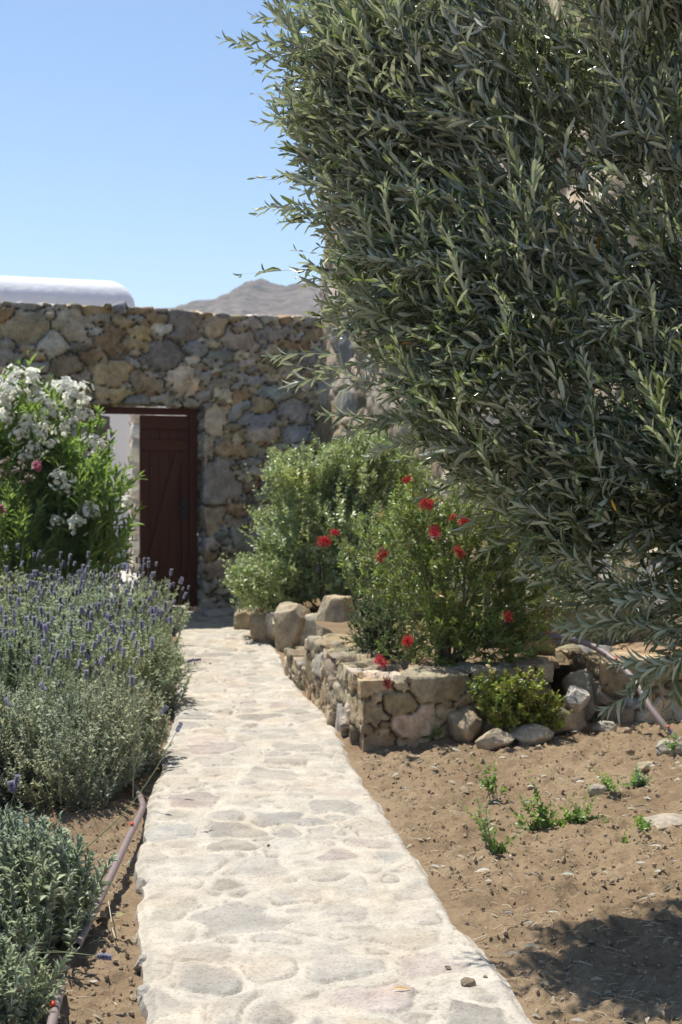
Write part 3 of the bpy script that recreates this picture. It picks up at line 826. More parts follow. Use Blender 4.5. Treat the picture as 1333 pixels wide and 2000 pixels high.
rock(1128, 1385, (.14, .14, .15), 208, (.52, .49, .43), 'roundish whitish stone above the dry grass tuft', z=.16)
rock(1180, 1445, (.15, .1, .07), 209, (.44, .40, .33), 'low rubble stone at the foot of the block wall corner', -.4)
rock(1222, 1452, (.06, .05, .04), 210, (.42, .33, .24), 'small brown pebble in front of the block wall')
rock(1262, 1535, (.16, .10, .05), 211, (.46, .38, .27), 'flat tan stone half sunk in the soil right of the tall weed', .5, boxy=2.6)
rock(1300, 1640, (.26, .14, .07), 212, (.47, .41, .33), 'long flat tan stone at the right edge of the soil', .3, boxy=2.6)
rock(1305, 1505, (.13, .11, .08), 213, (.45, .41, .34), 'grey stone below the right end of the white drip hose', .1)
rock(1170, 1575, (.10, .09, .05), 214, (.40, .36, .30), 'half buried stone behind the leaning green weed')
rock(279, 1745, (.06, .10, .06), 215, (.36, .33, .29), 'dark grey stone poking out under the left path edge', group='stones under the path edge', z=-.04)
rock(281, 1892, (.06, .11, .05), 216, (.38, .35, .31), 'grey stone jutting from the left path edge near the bottom', group='stones under the path edge', z=-.04)
rock(284, 1957, (.06, .10, .045), 217, (.42, .39, .35), 'pale grey stone at the bottom of the left path edge', group='stones under the path edge', z=-.04)
rock(915, 1927, (.045, .035, .03), 218, (.26, .21, .15), 'small brown soil lump lying on the path near its right edge', z=.015, group='crumbs on the path')
rock(875, 1893, (.018, .016, .014), 219, (.25, .20, .15), 'pea sized brown crumb on the path behind the brown lump', z=.015, group='crumbs on the path')
rock(948, 1911, (.016, .014, .010), 220, (.24, .19, .14), 'pea sized brown crumb on the path right of the brown lump', z=.015, group='crumbs on the path')
rock(525, 1653, (.014, .013, .012), 221, (.2, .16, .12), 'lone dark crumb in the middle of the path', z=.02, group='crumbs on the path')
rock(912, 1498, (.08, .07, .04), 222, (.33, .27, .19), 'brown stone lump on the soil below the upright grey brown rock')
rock(1296, 1825, (.06, .05, .04), 223, (.27, .21, .14), 'brown clod at the right edge where the tree shadow begins')

# clods and straw
def scatter_soil(n, rng):
    out = []
    while len(out) < n:
        Y = 3.5 + 5.2 * rng.random() ** 1.3
        X = rng.uniform(-1.45, 2.2)
        xl, xr = path_edges(np.array([Y]))
        if xl[0] - .02 < X < xr[0] + .015: continue
        if Y > 7.2 and X > 0: 
            if Y > 7.3 + .42 * (X - .1) - .05: continue
        out.append((X, Y))
    P = np.array(out); return np.c_[P, soil_h(P[:, 0], P[:, 1])]
OCT = np.array([[1, 0, 0], [-1, 0, 0], [0, 1, 0], [0, -1, 0], [0, 0, 1], [0, 0, -1]], float)
phi_ = (1 + 5 ** .5) / 2
ICO = unit(np.array([[-1, phi_, 0], [1, phi_, 0], [-1, -phi_, 0], [1, -phi_, 0], [0, -1, phi_], [0, 1, phi_], [0, -1, -phi_], [0, 1, -phi_], [phi_, 0, -1], [phi_, 0, 1], [-phi_, 0, -1], [-phi_, 0, 1]], float))
ICF = np.array([[0, 11, 5], [0, 5, 1], [0, 1, 7], [0, 7, 10], [0, 10, 11], [1, 5, 9], [5, 11, 4], [11, 10, 2], [10, 7, 6], [7, 1, 8], [3, 9, 4], [3, 4, 2], [3, 2, 6], [3, 6, 8], [3, 8, 9], [4, 9, 5], [2, 4, 11], [6, 2, 10], [8, 6, 7], [9, 8, 1]])
rng = np.random.default_rng(70)
P = scatter_soil(15000, rng)
sz = .002 + .008 * rng.random(len(P)) ** 4 + .014 * (rng.random(len(P)) < .010) * rng.random(len(P))
V = ICO[None] * rng.uniform(.55, 1.25, (len(P), 12, 1)) * sz[:, None, None] * rng.uniform(.7, 1.3, (len(P), 1, 3)) + P[:, None] + np.array([0, 0, .3]) * sz[:, None, None]
cl = np.array([.30, .23, .155]) * rng.uniform(.8, 1.2, (len(P), 1)); cl = np.where(rng.random((len(P), 1)) < .03, np.array([[.45, .40, .31]]), cl)
a = Acc(); a.add(V.reshape(-1, 3), (ICF[None] + (np.arange(len(P)) * 12)[:, None, None]).reshape(-1, 3), np.repeat(cl, 12, 0), smooth=False)
a.build('soil_clods', M['clod'], kind='stuff', label='loose clods and grit lying on the dry soil', cat='soil')
P = scatter_soil(2300, rng)
an = rng.random(len(P)) * 6.28; ln = rng.uniform(.015, .07, len(P)); d = np.c_[np.cos(an), np.sin(an), rng.normal(0, .12, len(P))]
perp = np.c_[-np.sin(an), np.cos(an), 0 * an] * rng.normal(0, .15, (len(P), 1))
Pl = np.stack([P - d * ln[:, None] / 2, P + perp * ln[:, None] + [0, 0, .004], P + d * ln[:, None] / 2], 1); Pl[..., 2] = np.maximum(Pl[..., 2], P[:, 2:3] - .001) + .004
V, Q = tubes(Pl, rng.uniform(.0005, .0015, (len(P), 1)), 3)
cc = np.repeat(np.array([.46, .39, .27]) * rng.uniform(.55, 1.35, (len(P), 1)), 9, 0)
n_ = 420; LP_ = scatter_soil(n_, rng); yw = rng.random(n_) * 6.28
lv = Acc(); leaves(lv, LANCE_C, LP_ + [0, 0, .008], np.c_[np.cos(yw), np.sin(yw), rng.normal(0, .15, n_)], np.c_[rng.normal(0, .4, (n_, 2)), np.ones(n_)], rng.uniform(.025, .06, n_), rng.uniform(.007, .014, n_),
       np.array([(.42, .34, .22), (.30, .23, .13), (.50, .44, .32), (.36, .36, .24)])[rng.integers(0, 4, n_)] * rng.uniform(.7, 1.2, (n_, 1)))
lv.build('leaf_litter', M['petal'], kind='stuff', label='dry olive leaves scattered over the soil', cat='leaves')
a = Acc(); a.add(V, Q, cc); a.build('dry_straw', M['straw'], kind='stuff', label='scattered dry straw and root bits on the soil', cat='straw')

# ================================================================== planting
def tint(base, v=.2, hv=.06, cl=.4):
    base = np.array(base, float)
    def f(P, t, rng):
        n = len(P); pal = base[rng.integers(0, len(base), n)] if base.ndim == 2 else np.tile(base, (n, 1))
        w = fbm(P * 6.5, 2, 88)[:, None]; w2 = fbm(P * 3.1 + 9, 2, 89)[:, None]
        pal = pal * (1 + cl * 1.3 * w) * (1 + cl * np.array([.8, .35, -.5]) * w2)
        return np.clip(pal * rng.uniform(1 - v, 1 + v, (n, 1)) * rng.uniform(1 - hv, 1 + hv, (n, 3)), .01, .9)
    return f
def lump(d, seed, amp=.25, sc=2.2):
    return 1 + amp * fbm(d * sc + seed, 3, seed)

# ---- olive tree
def olive():
    rng = np.random.default_rng(101)
    tr = thing('olive_tree', 'big olive tree with dense silvery green foliage filling the upper right', 'tree', (2.15, 4.95, 0))
    root = np.array([2.15, 4.95, 0.0])
    # crown volume: a few world-space lobes (centre, radii)
    lobes = [((1.49, 5.06, 2.88), (1.30, 0.60, 0.94)), ((1.38, 4.7, 1.96), (1.18, 0.55, 0.72)), ((0.65, 4.95, 2.58), (0.69, 0.50, 0.67)), ((0.56, 5.18, 3.19), (0.70, 0.50, 0.51)), ((0.17, 5.0, 2.72), (0.33, 0.35, 0.37)), ((0.27, 4.82, 2.23), (0.31, 0.32, 0.31)), ((1.41, 4.46, 1.42), (0.78, 0.42, 0.41)), ((0.8, 4.7, 1.96), (0.63, 0.45, 0.43)), ((2.35, 4.91, 2.46), (1.01, 0.70, 0.96)), ((1.46, 4.34, 1.17), (0.53, 0.38, 0.28)), ((0.96, 4.5, 1.5), (0.47, 0.40, 0.35)), ((1.09, 4.37, 1.22), (0.34, 0.30, 0.23)), ((1.01, 5.18, 3.19), (0.90, 0.50, 0.47))]
    lobes += [((.46, 4.52, 1.74), (.30, .34, .28)), ((.64, 4.45, 1.48), (.28, .3, .24)), ((.88, 4.4, 1.25), (.28, .28, .22)), ((1.2, 4.3, 1.02), (.34, .28, .2)), ((.22, 4.75, 2.08), (.24, .3, .26)), ((.0, 5.02, 2.74), (.27, .3, .36)), ((.05, 4.9, 2.4), (.22, .3, .25)), ((.08, 4.8, 2.12), (.18, .28, .2)), ((.85, 5.15, 2.45), (.4, .3, .42)), ((1.25, 5.1, 2.3), (.4, .3, .4))]
    C = np.array([l[0] for l in lobes]); Rr = np.array([l[1] for l in lobes])
    vol = Rr.prod(1); pr = vol ** .75 / (vol ** .75).sum()
    def inside(P):
        q = (((P[:, None] - C) / Rr) ** 2).sum(-1) ** .5
        return q.min(1)
    n = 13000
    k = rng.choice(len(lobes), n * 2, p=pr)
    d = unit(rng.normal(size=(n * 2, 3)))
    r = rng.random(n * 2) ** (1 / 3.6)
    P = C[k] + Rr[k] * d * (r * lump(d + k[:, None], 5, .3))[:, None]
    q = inside(P)
    clump = fbm(P * 3.4, 2, 77)
    keep = ((q > .45) | (rng.random(len(P)) < .25)) & ((clump > -.09) | (rng.random(len(P)) < .10))
    P = P[keep][:8300]
    hub = np.array([1.75, 4.75, .9])
    out = unit(P - hub)
    loc = unit(P - np.array([1.35, 4.65, 2.2]))
    dirs = unit(out * .9 + loc * .45 + np.array([-.05, 0, .4]) + rng.normal(0, .3, P.shape) + .7 * np.stack([vnoise(P * 3.0, 95 + q_) for q_ in range(3)], 1))
    L = rng.uniform(.15, .38, len(P))
    base = P - dirs * L[:, None] * .75
    pal_old = np.array([(.030, .050, .018), (.055, .080, .026), (.020, .038, .017), (.10, .13, .045)])
    pal_new = np.array([(.17, .23, .06), (.13, .19, .05), (.20, .26, .09)])
    def col(Pp, t, rg):
        c = pal_old[rg.integers(0, 4, len(Pp))]; nw = (t > .78) & (rg.random(len(Pp)) < .45)
        c = np.where(nw[:, None], pal_new[rg.integers(0, 3, len(Pp))], c)
        yl = rg.random(len(Pp)) < .0022
        c = np.where(yl[:, None], np.array([[.62, .30, .03]]), c)
        w = fbm(Pp * 5.0, 2, 88)[:, None]; w2 = fbm(Pp * 2.7 + 4, 2, 83)[:, None]
        return np.clip(c * (1 + 1.1 * w) * (1 + np.array([.45, .25, -.3]) * w2) * rg.uniform(.7, 1.35, (len(Pp), 1)), .008, .9)
    a = Acc()
    for g, tm in enumerate((LANCE_A, LANCE_B, LANCE_C)):
        sl = slice(g, None, 3)
        twigs(a, base[sl], dirs[sl], L[sl], tm, (10, 12, 9)[g], 2, (.44, .36, .58)[g], (.068, .060, .074)[g], (.0138, .0118, .0140)[g], col, (.30, .28, .2), rad=.0014, droop=.12, wob=.26, rng=rng, chaos=1.0)
    # upright young shoots with paler leaves, and long sprays reaching over the path side
    m_ = 700; k = rng.choice(len(P), m_); 
    twigs(a, P[k], unit(out[k] * .6 + np.array([0, 0, .75]) + rng.normal(0, .25, (m_, 3))), rng.uniform(.16, .34, m_), LANCE_A, 11, 2, .42, .062, .014,
          tint([(.16, .23, .06), (.12, .18, .05), (.20, .26, .08)], .25), (.3, .3, .18), rad=.0013, rng=rng, droop=.02)
    sp = [((0.33, 5.05, 2.84), (-0.24, 5.12, 3.04)), ((0.37, 5.0, 2.69), (-0.11, 5.08, 2.91)), ((0.31, 5.09, 2.96), (-0.16, 5.18, 3.21)), ((0.39, 5.13, 3.06), (-0.11, 5.25, 3.39)), ((0.23, 4.84, 2.29), (-0.21, 4.89, 2.41)), ((0.34, 4.6, 1.72), (-0.16, 4.64, 1.82)), ((0.31, 4.75, 2.07), (-0.04, 4.8, 2.19)), ((0.32, 4.91, 2.46), (-0.13, 4.97, 2.64)), ((0.43, 4.67, 1.89), (-0.02, 4.71, 1.97)), ((0.6, 4.45, 1.38), (0.4, 4.43, 1.35)), ((0.89, 4.31, 1.11), (0.59, 4.35, 1.18)), ((0.97, 4.27, 1.02), (0.63, 4.26, 1.0)), ((0.45, 5.2, 3.25), (0.0, 5.31, 3.58)), ((0.22, 5.13, 3.06), (-0.32, 5.2, 3.25)), ((0.17, 5.06, 2.88), (-0.37, 5.1, 2.97)), ((0.11, 5.18, 3.19), (-0.25, 5.27, 3.47)), ((0.11, 4.95, 2.58), (-0.28, 5.02, 2.77)), ((0.85, 4.37, 1.22), (0.53, 4.4, 1.29)), ((1.11, 4.24, 0.97), (0.75, 4.19, 0.88)), ((0.41, 4.95, 2.58), (-0.02, 5.0, 2.72)), ((0.4, 4.54, 1.6), (0.08, 4.55, 1.62)), ((0.31, 4.72, 1.99), (-0.06, 4.73, 2.04)), ((1.21, 4.28, 1.04), (0.91, 4.2, 0.9)), ((1.16, 4.28, 1.05), (0.83, 4.27, 1.02))]
    B_ = []; D_ = []; LL_ = []
    for q0, q1 in sp:
        for _ in range(3):
            dy = rng.uniform(-.2, .2)
            p0 = np.array(q0) + [0, dy, 0] + rng.normal(0, .05, 3); p1 = np.array(q1) + [0, dy, 0] + rng.normal(0, .045, 3)
            for s in (0, .33, .62):
                B_.append(p0 + (p1 - p0) * s); D_.append(p1 - p0 + rng.normal(0, .05, 3)); LL_.append(np.linalg.norm(p1 - p0) * .42)
    twigs(a, np.array(B_), np.array(D_), np.array(LL_), LANCE, 8, 2, .66, .065, .0155, tint([(.11, .14, .07), (.16, .19, .10), (.09, .12, .06)], .25), (.3, .28, .2), rad=.0013, rng=rng, droop=.06, wob=.1)
    cr = settle(a.build('crown', [M['olive'], M['twig']], tr))
    # limbs that carry it
    limbs = []; rad = []
    tips = [(0.55, 5.04, 2.81), (0.85, 5.22, 3.32), (1.36, 5.22, 3.32), (0.62, 4.77, 2.12), (0.89, 4.54, 1.6), (1.7, 5.22, 3.32), (2.16, 5.22, 3.32), (2.61, 5.22, 3.32), (1.15, 4.41, 1.31), (0.91, 4.95, 2.58), (1.41, 5.0, 2.69), (2.93, 5.0, 2.69), (1.5, 4.77, 2.12), (1.12, 5.13, 3.06)]
    a = Acc()
    for q, tp in enumerate(tips):
        tp = np.array(tp); s0 = root + np.array([-.05, -.05, .75 + .02 * q])
        m0 = s0 * .5 + tp * .5 + np.array([.1, 0, .12 if tp[2] > 1.8 else -.05]) + rng.normal(0, .05, 3)
        pl = spline([s0, s0 * .75 + tp * .25 + np.array([.05, 0, .08]), m0, tp], 16)
        pl += np.c_[fbm(pl * 6 + q, 2, 1), fbm(pl * 6 + q, 2, 2), fbm(pl * 6 + q, 2, 3)] * .02
        V, Q = tubes(pl[None], np.linspace(.034, .005, 16)[None], 7); a.add(V, Q)
        sec = rng.integers(4, 15, 16); tpt = pl[sec] + unit(pl[sec] - hub + rng.normal(0, .4, (16, 3))) * rng.uniform(.25, .55, (16, 1))
        mid_ = (pl[sec] + tpt) / 2 + rng.normal(0, .03, (16, 3))
        V, Q = tubes(np.stack([pl[sec], mid_, tpt], 1), np.array([[.007, .0045, .0018]]), 5); a.add(V, Q)
    settle(a.build('limbs', M['bark'], tr))
    pl = spline([root + [0.05, 0, -.15], root + [0, 0, .25], root + [-.06, -.02, .6], root + [-.05, -.05, .95]], 14)
    V, Q = tubes(pl[None], (np.linspace(.15, .075, 14) + .05 * np.exp(-np.arange(14) / 1.5))[None], 18)
    V = V + .012 * fbm(V * 14, 3, 9)[:, None]
    a = Acc(); a.add(V, Q); settle(a.build('trunk', M['bark'], tr))
olive()

# ---- generic leafy bush
def bush(name, label, cat, base, centre, radii, n, tw, leaf, nodes, per, ang, LL, LW, col, mat, up=.5, shell=.35, amp=.25, seed=1, rad=.0015, droop=.05,
         stem=(.2, .17, .12), hubz=.1, group=None, lobes=None, alt=np.pi / 2, minz=None, jitter=.35, wob=.15, stems=14, tipfade=.35, clump_s=5.0, chaos=.7):
    rng = np.random.default_rng(seed)
    base = np.array(base, float); centre = np.array(centre, float); radii = np.array(radii, float)
    t = thing(name, label, cat, tuple(base), group)
    lb = [(centre, radii)] + [(np.array(c, float), np.array(r, float)) for c, r in (lobes or [])]
    vols = np.array([r.prod() for c, r in lb]) ** .7; pr = vols / vols.sum()
    k = rng.choice(len(lb), n, p=pr)
    C = np.array([c for c, r in lb])[k]; Rr = np.array([r for c, r in lb])[k]
    d = unit(rng.normal(size=(n, 3))); r = rng.random(n) ** shell
    P = C + Rr * d * (r * lump(d * 1.3 + k[:, None] * 3, seed, amp))[:, None]
    z0 = base[2] + .03 if minz is None else minz
    P = P[(P[:, 2] > z0) & ((fbm(P * clump_s, 2, seed) > -.16) | (rng.random(n) < .25))]
    hub = base + np.array([0, 0, hubz])
    out = unit(unit(P - hub) * 1.0 + np.array([0, 0, up]) + rng.normal(0, jitter, P.shape))
    L = rng.uniform(*tw, len(P))
    a = Acc()
    tp, td = twigs(a, P - out * L[:, None] * .7, out, L, leaf, nodes, per, ang, LL, LW, col, stem, rad=rad, droop=droop, rng=rng, alt=alt, wob=wob, tipfade=tipfade, chaos=chaos)
    V = a.v
    settle(a.build('foliage', [mat, M['twig']], t))
    a = Acc()
    kk = rng.choice(len(P), stems)
    s0 = base + np.c_[rng.normal(0, .05, (stems, 2)), np.zeros(stems) - .03]
    m0 = (s0 + P[kk]) / 2 + np.array([0, 0, .06])
    Vv, Q = tubes(np.stack([s0, m0, P[kk]], 1), np.array([[.010, .007, .003]]), 6); a.add(Vv, Q)
    settle(a.build('stems', M['bark'], t))
    return t, P, tp, td, rng

# round green shrub on the far bed
bush('green_shrub', 'dense rounded grey green shrub spilling over the farther raised bed by the stone wall', 'shrub', (-.15, 12.3, .2), (-.08, 12.2, .88), (.74, .62, .72), 3400, (.12, .26), OBOV, 8, 3, .85,
     .046, .024, tint([(.36, .42, .18), (.28, .36, .12), (.44, .49, .28), (.50, .54, .36)], .25), M['shrubleaf'], up=.45, amp=.35, seed=31, hubz=.2, minz=.2,
     lobes=[((.35, 12.0, 1.15), (.55, .5, .55)), ((-.62, 12.0, .50), (.36, .4, .36)), ((-.3, 12.1, 1.3), (.38, .35, .33)), ((.2, 12, 1.55), (.35, .3, .25)), ((.45, 11.6, .7), (.45, .4, .5))], stems=20)
def sprigs(parent_label, pts, seed, leaf, nodes, per, ang, LL, LW, col, mat, parent, name='sprig'):
    """long single shoots that stand out of a bush"""
    rng = np.random.default_rng(seed)
    for p_ in pts:
        a = Acc(); b = np.array([p_[0]], float); e = np.array([p_[1]], float)
        twigs(a, b, e - b, np.linalg.norm(e - b, axis=1), leaf, nodes, per, ang, LL, LW, col, (.2, .22, .12), rad=.002, rng=rng, droop=-.02, wob=.06)
        settle(a.build(name, [mat, M['twig']], parent))

gs = [o for o in COL.objects if o.name == 'green_shrub'][0]
Y_ = 12.0
sprigs('', [(at(520, 1000, Y_), at(475, 918, Y_)), (at(570, 950, Y_), at(540, 885, Y_)), (at(590, 920, Y_), at(556, 872, Y_)), (at(640, 900, Y_), at(610, 848, Y_)), (at(500, 1120, Y_), at(448, 1120, 11.8)), (at(520, 1070, Y_), at(470, 1035, Y_)), (at(510, 1180, 11.8), at(452, 1140, 11.8)), (at(700, 880, Y_), at(690, 830, Y_))],
       77, OBOV, 14, 3, .8, .04, .018, tint([(.2, .26, .11), (.24, .29, .15)], .2), M['shrubleaf'], gs, 'shoot')

# white oleander and the pink one in front of it
t, P, tp, td, rg = bush('white_oleander', 'tall white flowering oleander bush left of the door', 'shrub', (-2.45, 11.9, -.02), (-2.45, 11.7, 1.15), (.72, .55, 1.0), 620, (.28, .5), LANCE, 8, 3, .62,
     .125, .031, tint([(.20, .31, .07), (.10, .17, .04), (.17, .27, .07), (.08, .13, .04)], .25), M['oleander'], up=.9, amp=.22, seed=41, shell=.42, hubz=.0, rad=.004, stem=(.14, .17, .07),
     lobes=[((-2.05, 11.5, 1.0), (.34, .4, .62)), ((-2.7, 11.5, 1.7), (.55, .4, .5))], alt=np.pi / 3, jitter=.22, tipfade=.2, stems=24)
FLOWER5 = None
def petal_cluster(size, n_flo, seed, colr, mat, pet=.02, kind='flower'):
    rng = np.random.default_rng(seed); a = Acc()
    d = unit(rng.normal(size=(n_flo, 3)) + np.array([0, 0, .9])); c = d * size * rng.uniform(.2, 1.15, (n_flo, 1)) * np.array([1, 1, .8]) + rng.normal(0, size * .2, (n_flo, 3))
    for q in range(5):
        ref = unit(np.cross(d, np.array([[.3, .2, 1.]]))); b2 = np.cross(d, ref); ph = q * 2 * np.pi / 5 + rng.uniform(-.2, .2, n_flo)
        s = ref * np.cos(ph)[:, None] + b2 * np.sin(ph)[:, None]
        leaves(a, ROUNDL, c, unit(s + d * .25), d, pet * rng.uniform(.8, 1.2, n_flo), pet * .8, np.array(colr) * rng.uniform(.8, 1.1, (n_flo, 1)), 0)
    Pl = np.stack([np.zeros((n_flo, 3)) - [0, 0, size * .8], c * .5, c], 1); V, Q = tubes(Pl, .0012, 3); a.add(V, Q, (.2, .25, .08), 1)
    return a.mesh(kind, [mat, M['lavleaf']])
wmesh = [petal_cluster(.085, 26, 300 + q, (.9, .9, .8), M['petal'], .024) for q in range(4)]
pts = [(30, 735), (15, 760), (62, 745), (8, 790), (150, 768), (165, 790), (140, 790), (172, 812), (125, 760), (48, 822), (100, 808), (140, 830), (60, 838), (78, 850), (40, 850), (66, 880), (54, 895), (182, 868), (200, 872), (150, 812), (88, 838),
       (130, 955), (120, 935), (175, 1000), (150, 1025), (28, 772), (245, 985), (110, 1020), (90, 788), (10, 820), (70, 768), (122, 842), (98, 868)]
rg = np.random.default_rng(9)
for q, (x, y) in enumerate(pts):
    Yq = rg.uniform(10.95, 11.15); c = Vector(at(x, y, Yq)) - t.location
    o = link('flower_cluster', wmesh[q % 4], t, loc=c); o.rotation_euler = (rg.uniform(-.4, .4), rg.uniform(-.4, .4), rg.uniform(0, 6)); s_ = rg.uniform(.65, 1.2) * (1.2 if y < 800 else .95); o.scale = (s_,) * 3
sprigs('', [(at(205, 990, 11.2), at(238, 910, 11.2)), (at(215, 1010, 11.2), at(250, 940, 11.1)), (at(220, 1090, 11.2), at(258, 1020, 11.1)), (at(200, 1000, 11.2), at(208, 890, 11.2)), (at(180, 1000, 11.2), at(190, 905, 11.2)), (at(215, 1110, 11.2), at(255, 1085, 11.1)),
            (at(160, 1000, 11.1), at(150, 910, 11.1)), (at(100, 820, 11.3), at(104, 735, 11.2)), (at(190, 940, 11.2), at(184, 870, 11.2))],
       78, LANCE, 7, 3, .55, .115, .019, tint([(.13, .22, .04), (.10, .17, .035)], .2), M['oleander'], t, 'shoot')

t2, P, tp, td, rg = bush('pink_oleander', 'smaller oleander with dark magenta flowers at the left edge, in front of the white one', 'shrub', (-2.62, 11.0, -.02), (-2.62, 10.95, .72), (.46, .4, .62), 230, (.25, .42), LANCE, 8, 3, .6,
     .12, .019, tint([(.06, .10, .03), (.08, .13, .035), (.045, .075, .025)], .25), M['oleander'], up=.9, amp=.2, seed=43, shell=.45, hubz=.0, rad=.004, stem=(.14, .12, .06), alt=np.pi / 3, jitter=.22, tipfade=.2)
pmesh = [petal_cluster(.04, 12, 320 + q, (.45, .03, .13), M['petal'], .02) for q in range(2)] + [petal_cluster(.04, 16, 330, (.14, .03, .035), M['petal'], .011)]
for q, (x, y) in enumerate([(8, 905), (42, 912), (70, 908), (5, 930), (62, 935), (2, 992), (28, 925), (76, 915), (48, 945)]):
    c = Vector(at(x, y, 10.6)) - t2.location
    o = link('flower_cluster', pmesh[[2, 2, 0, 2, 2, 0, 2, 1, 2][q]], t2, loc=c); o.rotation_euler = (rg.uniform(-.4, .4), rg.uniform(-.4, .4), rg.uniform(0, 6))

# ---- bottlebrush shrub on the near bed
t3, P, tp, td, rg = bush('bottlebrush_shrub', 'loose green shrub with red brush flowers growing in the near raised bed', 'shrub', (.62, 8.25, .33), (.62, 8.2, .82), (.44, .38, .50), 1050, (.12, .28), LANCE, 11, 3, .75,
     .042, .0125, tint([(.16, .22, .05), (.12, .17, .04), (.22, .28, .07), (.08, .12, .035), (.30, .32, .07)], .3), M['shrubleaf'], up=.3, amp=.4, seed=51, hubz=.15, minz=.36, stem=(.26, .2, .14),
     lobes=[((.30, 8.05, .95), (.30, .3, .28)), ((.85, 8.1, .7), (.34, .3, .36)), ((.60, 8.1, 1.25), (.34, .3, .26)), ((.95, 8.2, 1.15), (.3, .3, .28)), ((.5, 7.9, .60), (.3, .22, .24)), ((1.1, 8.25, .85), (.3, .28, .42)), ((.9, 7.95, .5), (.25, .22, .2))], alt=.7, rad=.0022, jitter=.5, stems=30)
a = Acc(); sel = rg.permutation(len(tp))[:240]; sel = sel[tp[sel][:, 1] < 8.35]
for q in range(9):
    m_ = len(sel); ph = q * .7 + rg.uniform(-.2, .2, m_); rf = unit(np.cross(td[sel], [[.2, .3, 1.]])); rb = np.cross(td[sel], rf)
    sd = rf * np.cos(ph)[:, None] + rb * np.sin(ph)[:, None]
    leaves(a, OBOV, tp[sel] - td[sel] * .01 * (q % 3), unit(td[sel] * rg.uniform(.5, 1, (m_, 1)) + sd), td[sel] - sd * .5, rg.uniform(.03, .042, m_), .012, np.where((sel % 7 == 0)[:, None], [[.42, .26, .10]], np.where((sel % 3 == 0)[:, None], [[.40, .44, .08]], [[.26, .36, .07]])) * rg.uniform(.8, 1.15, (m_, 1)))
settle(a.build('young_leaves', M['shrubleaf'], t3))
bp = []
rgs = np.random.default_rng(5)
for (x0, y0, x1, y1) in [(700, 1090, 640, 1050), (780, 1120, 745, 1080), (840, 1060, 830, 985), (860, 1090, 850, 1040), (880, 1120, 898, 1075), (960, 1240, 993, 1205), (820, 1150, 797, 1250), (790, 1130, 745, 1290), (800, 1180, 757, 1335), (770, 1190, 690, 1240),
                         (740, 1150, 690, 1130), (760, 1100, 700, 1080), (850, 1000, 800, 940), (900, 1020, 890, 950), (930, 1080, 980, 1050), (960, 1130, 1020, 1110), (800, 1040, 760, 990), (830, 950, 790, 905), (780, 1180, 785, 1350), (700, 1100, 668, 1050), (950, 1200, 940, 1290)]:
    bp.append((at(x0, y0, 7.95), at(x1, y1, 7.72)))
sprigs('', bp, 79, LANCE, 18, 3, .8, .038, .008, tint([(.12, .17, .04), (.18, .20, .06), (.16, .12, .06), (.09, .13, .03)], .3), M['shrubleaf'], t3, 'branch')
def brush(seed, col, n=230, L=.036):
    rng = np.random.default_rng(seed); a = Acc()
    z = rng.uniform(-.03, .03, n); ph = rng.random(n) * 6.28
    d = unit(np.c_[np.cos(ph), np.sin(ph), rng.normal(.25, .25, n) + z * 12]); b = np.c_[0 * z, 0 * z, z]
    ll = L * rng.uniform(.75, 1.1, n)
    Pl = np.stack([b, b + d * ll[:, None] * .6, b + d * ll[:, None] + np.array([0, 0, .003])], 1)
    V, Q = tubes(Pl, .0009, 3); a.add(V, Q, np.repeat(np.array(col) * rng.uniform(.7, 1.3, (n, 1)), 9, 0))
    tips_ = b + d * ll[:, None]
    V = ICO[None] * .0018 + tips_[:, None]; a.add(V.reshape(-1, 3), (ICF[None] + (np.arange(n) * 12)[:, None, None]).reshape(-1, 3), np.repeat(np.where(rng.random((n, 1)) < .4, [[.6, .3, .1]], [[.7, .05, .09]]), 12, 0))
    V, Q = tubes(np.array([[[0, 0, -.05], [0, 0, 0], [0, 0, .035]]]), .003, 5); a.add(V, Q, (.25, .1, .05))
    return a.mesh('flower', [M['redpetal']])
bm_ = [brush(1, (.62, .02, .05)), brush(2, (.75, .05, .13), 200, .032), brush(3, (.42, .015, .03), 150, .028)]
for q, (x, y, Yf, s_) in enumerate([(632, 1058, 7.85, .9), (655, 1040, 7.9, .6), (745, 1085, 7.6, 1), (832, 985, 7.6, .95), (850, 1040, 7.55, 1), (898, 1078, 7.6, .9), (910, 1020, 7.7, .8), (885, 1012, 7.8, .6), (993, 1205, 7.75, .9), (797, 1253, 7.35, .85), (745, 1293, 7.22, .9), (757, 1335, 7.2, .8), (795, 938, 7.8, .6)]):
    o = link('flower', bm_[q % 3], t3, loc=Vector(at(x, y, Yf)) - t3.location); o.rotation_euler = (rg.uniform(.2, 1.6), rg.uniform(-.8, .8), rg.uniform(0, 6)); o.scale = (s_,) * 3

# little dark needle-leaved bush on the planter
bush('rosemary_bush', 'small dark fine leaved bush sitting on the planter wall, left of the bottlebrush', 'shrub', (.25, 8.5, .33), (.22, 8.45, .50), (.20, .22, .24), 520, (.06, .14), LINEAR, 14, 3, .7, .022, .0035,
     tint([(.07, .11, .05), (.10, .14, .07), (.05, .08, .035)], .25), M['lavleaf'], up=.4, amp=.3, seed=55, hubz=.05, minz=.33, alt=.9, stems=10)
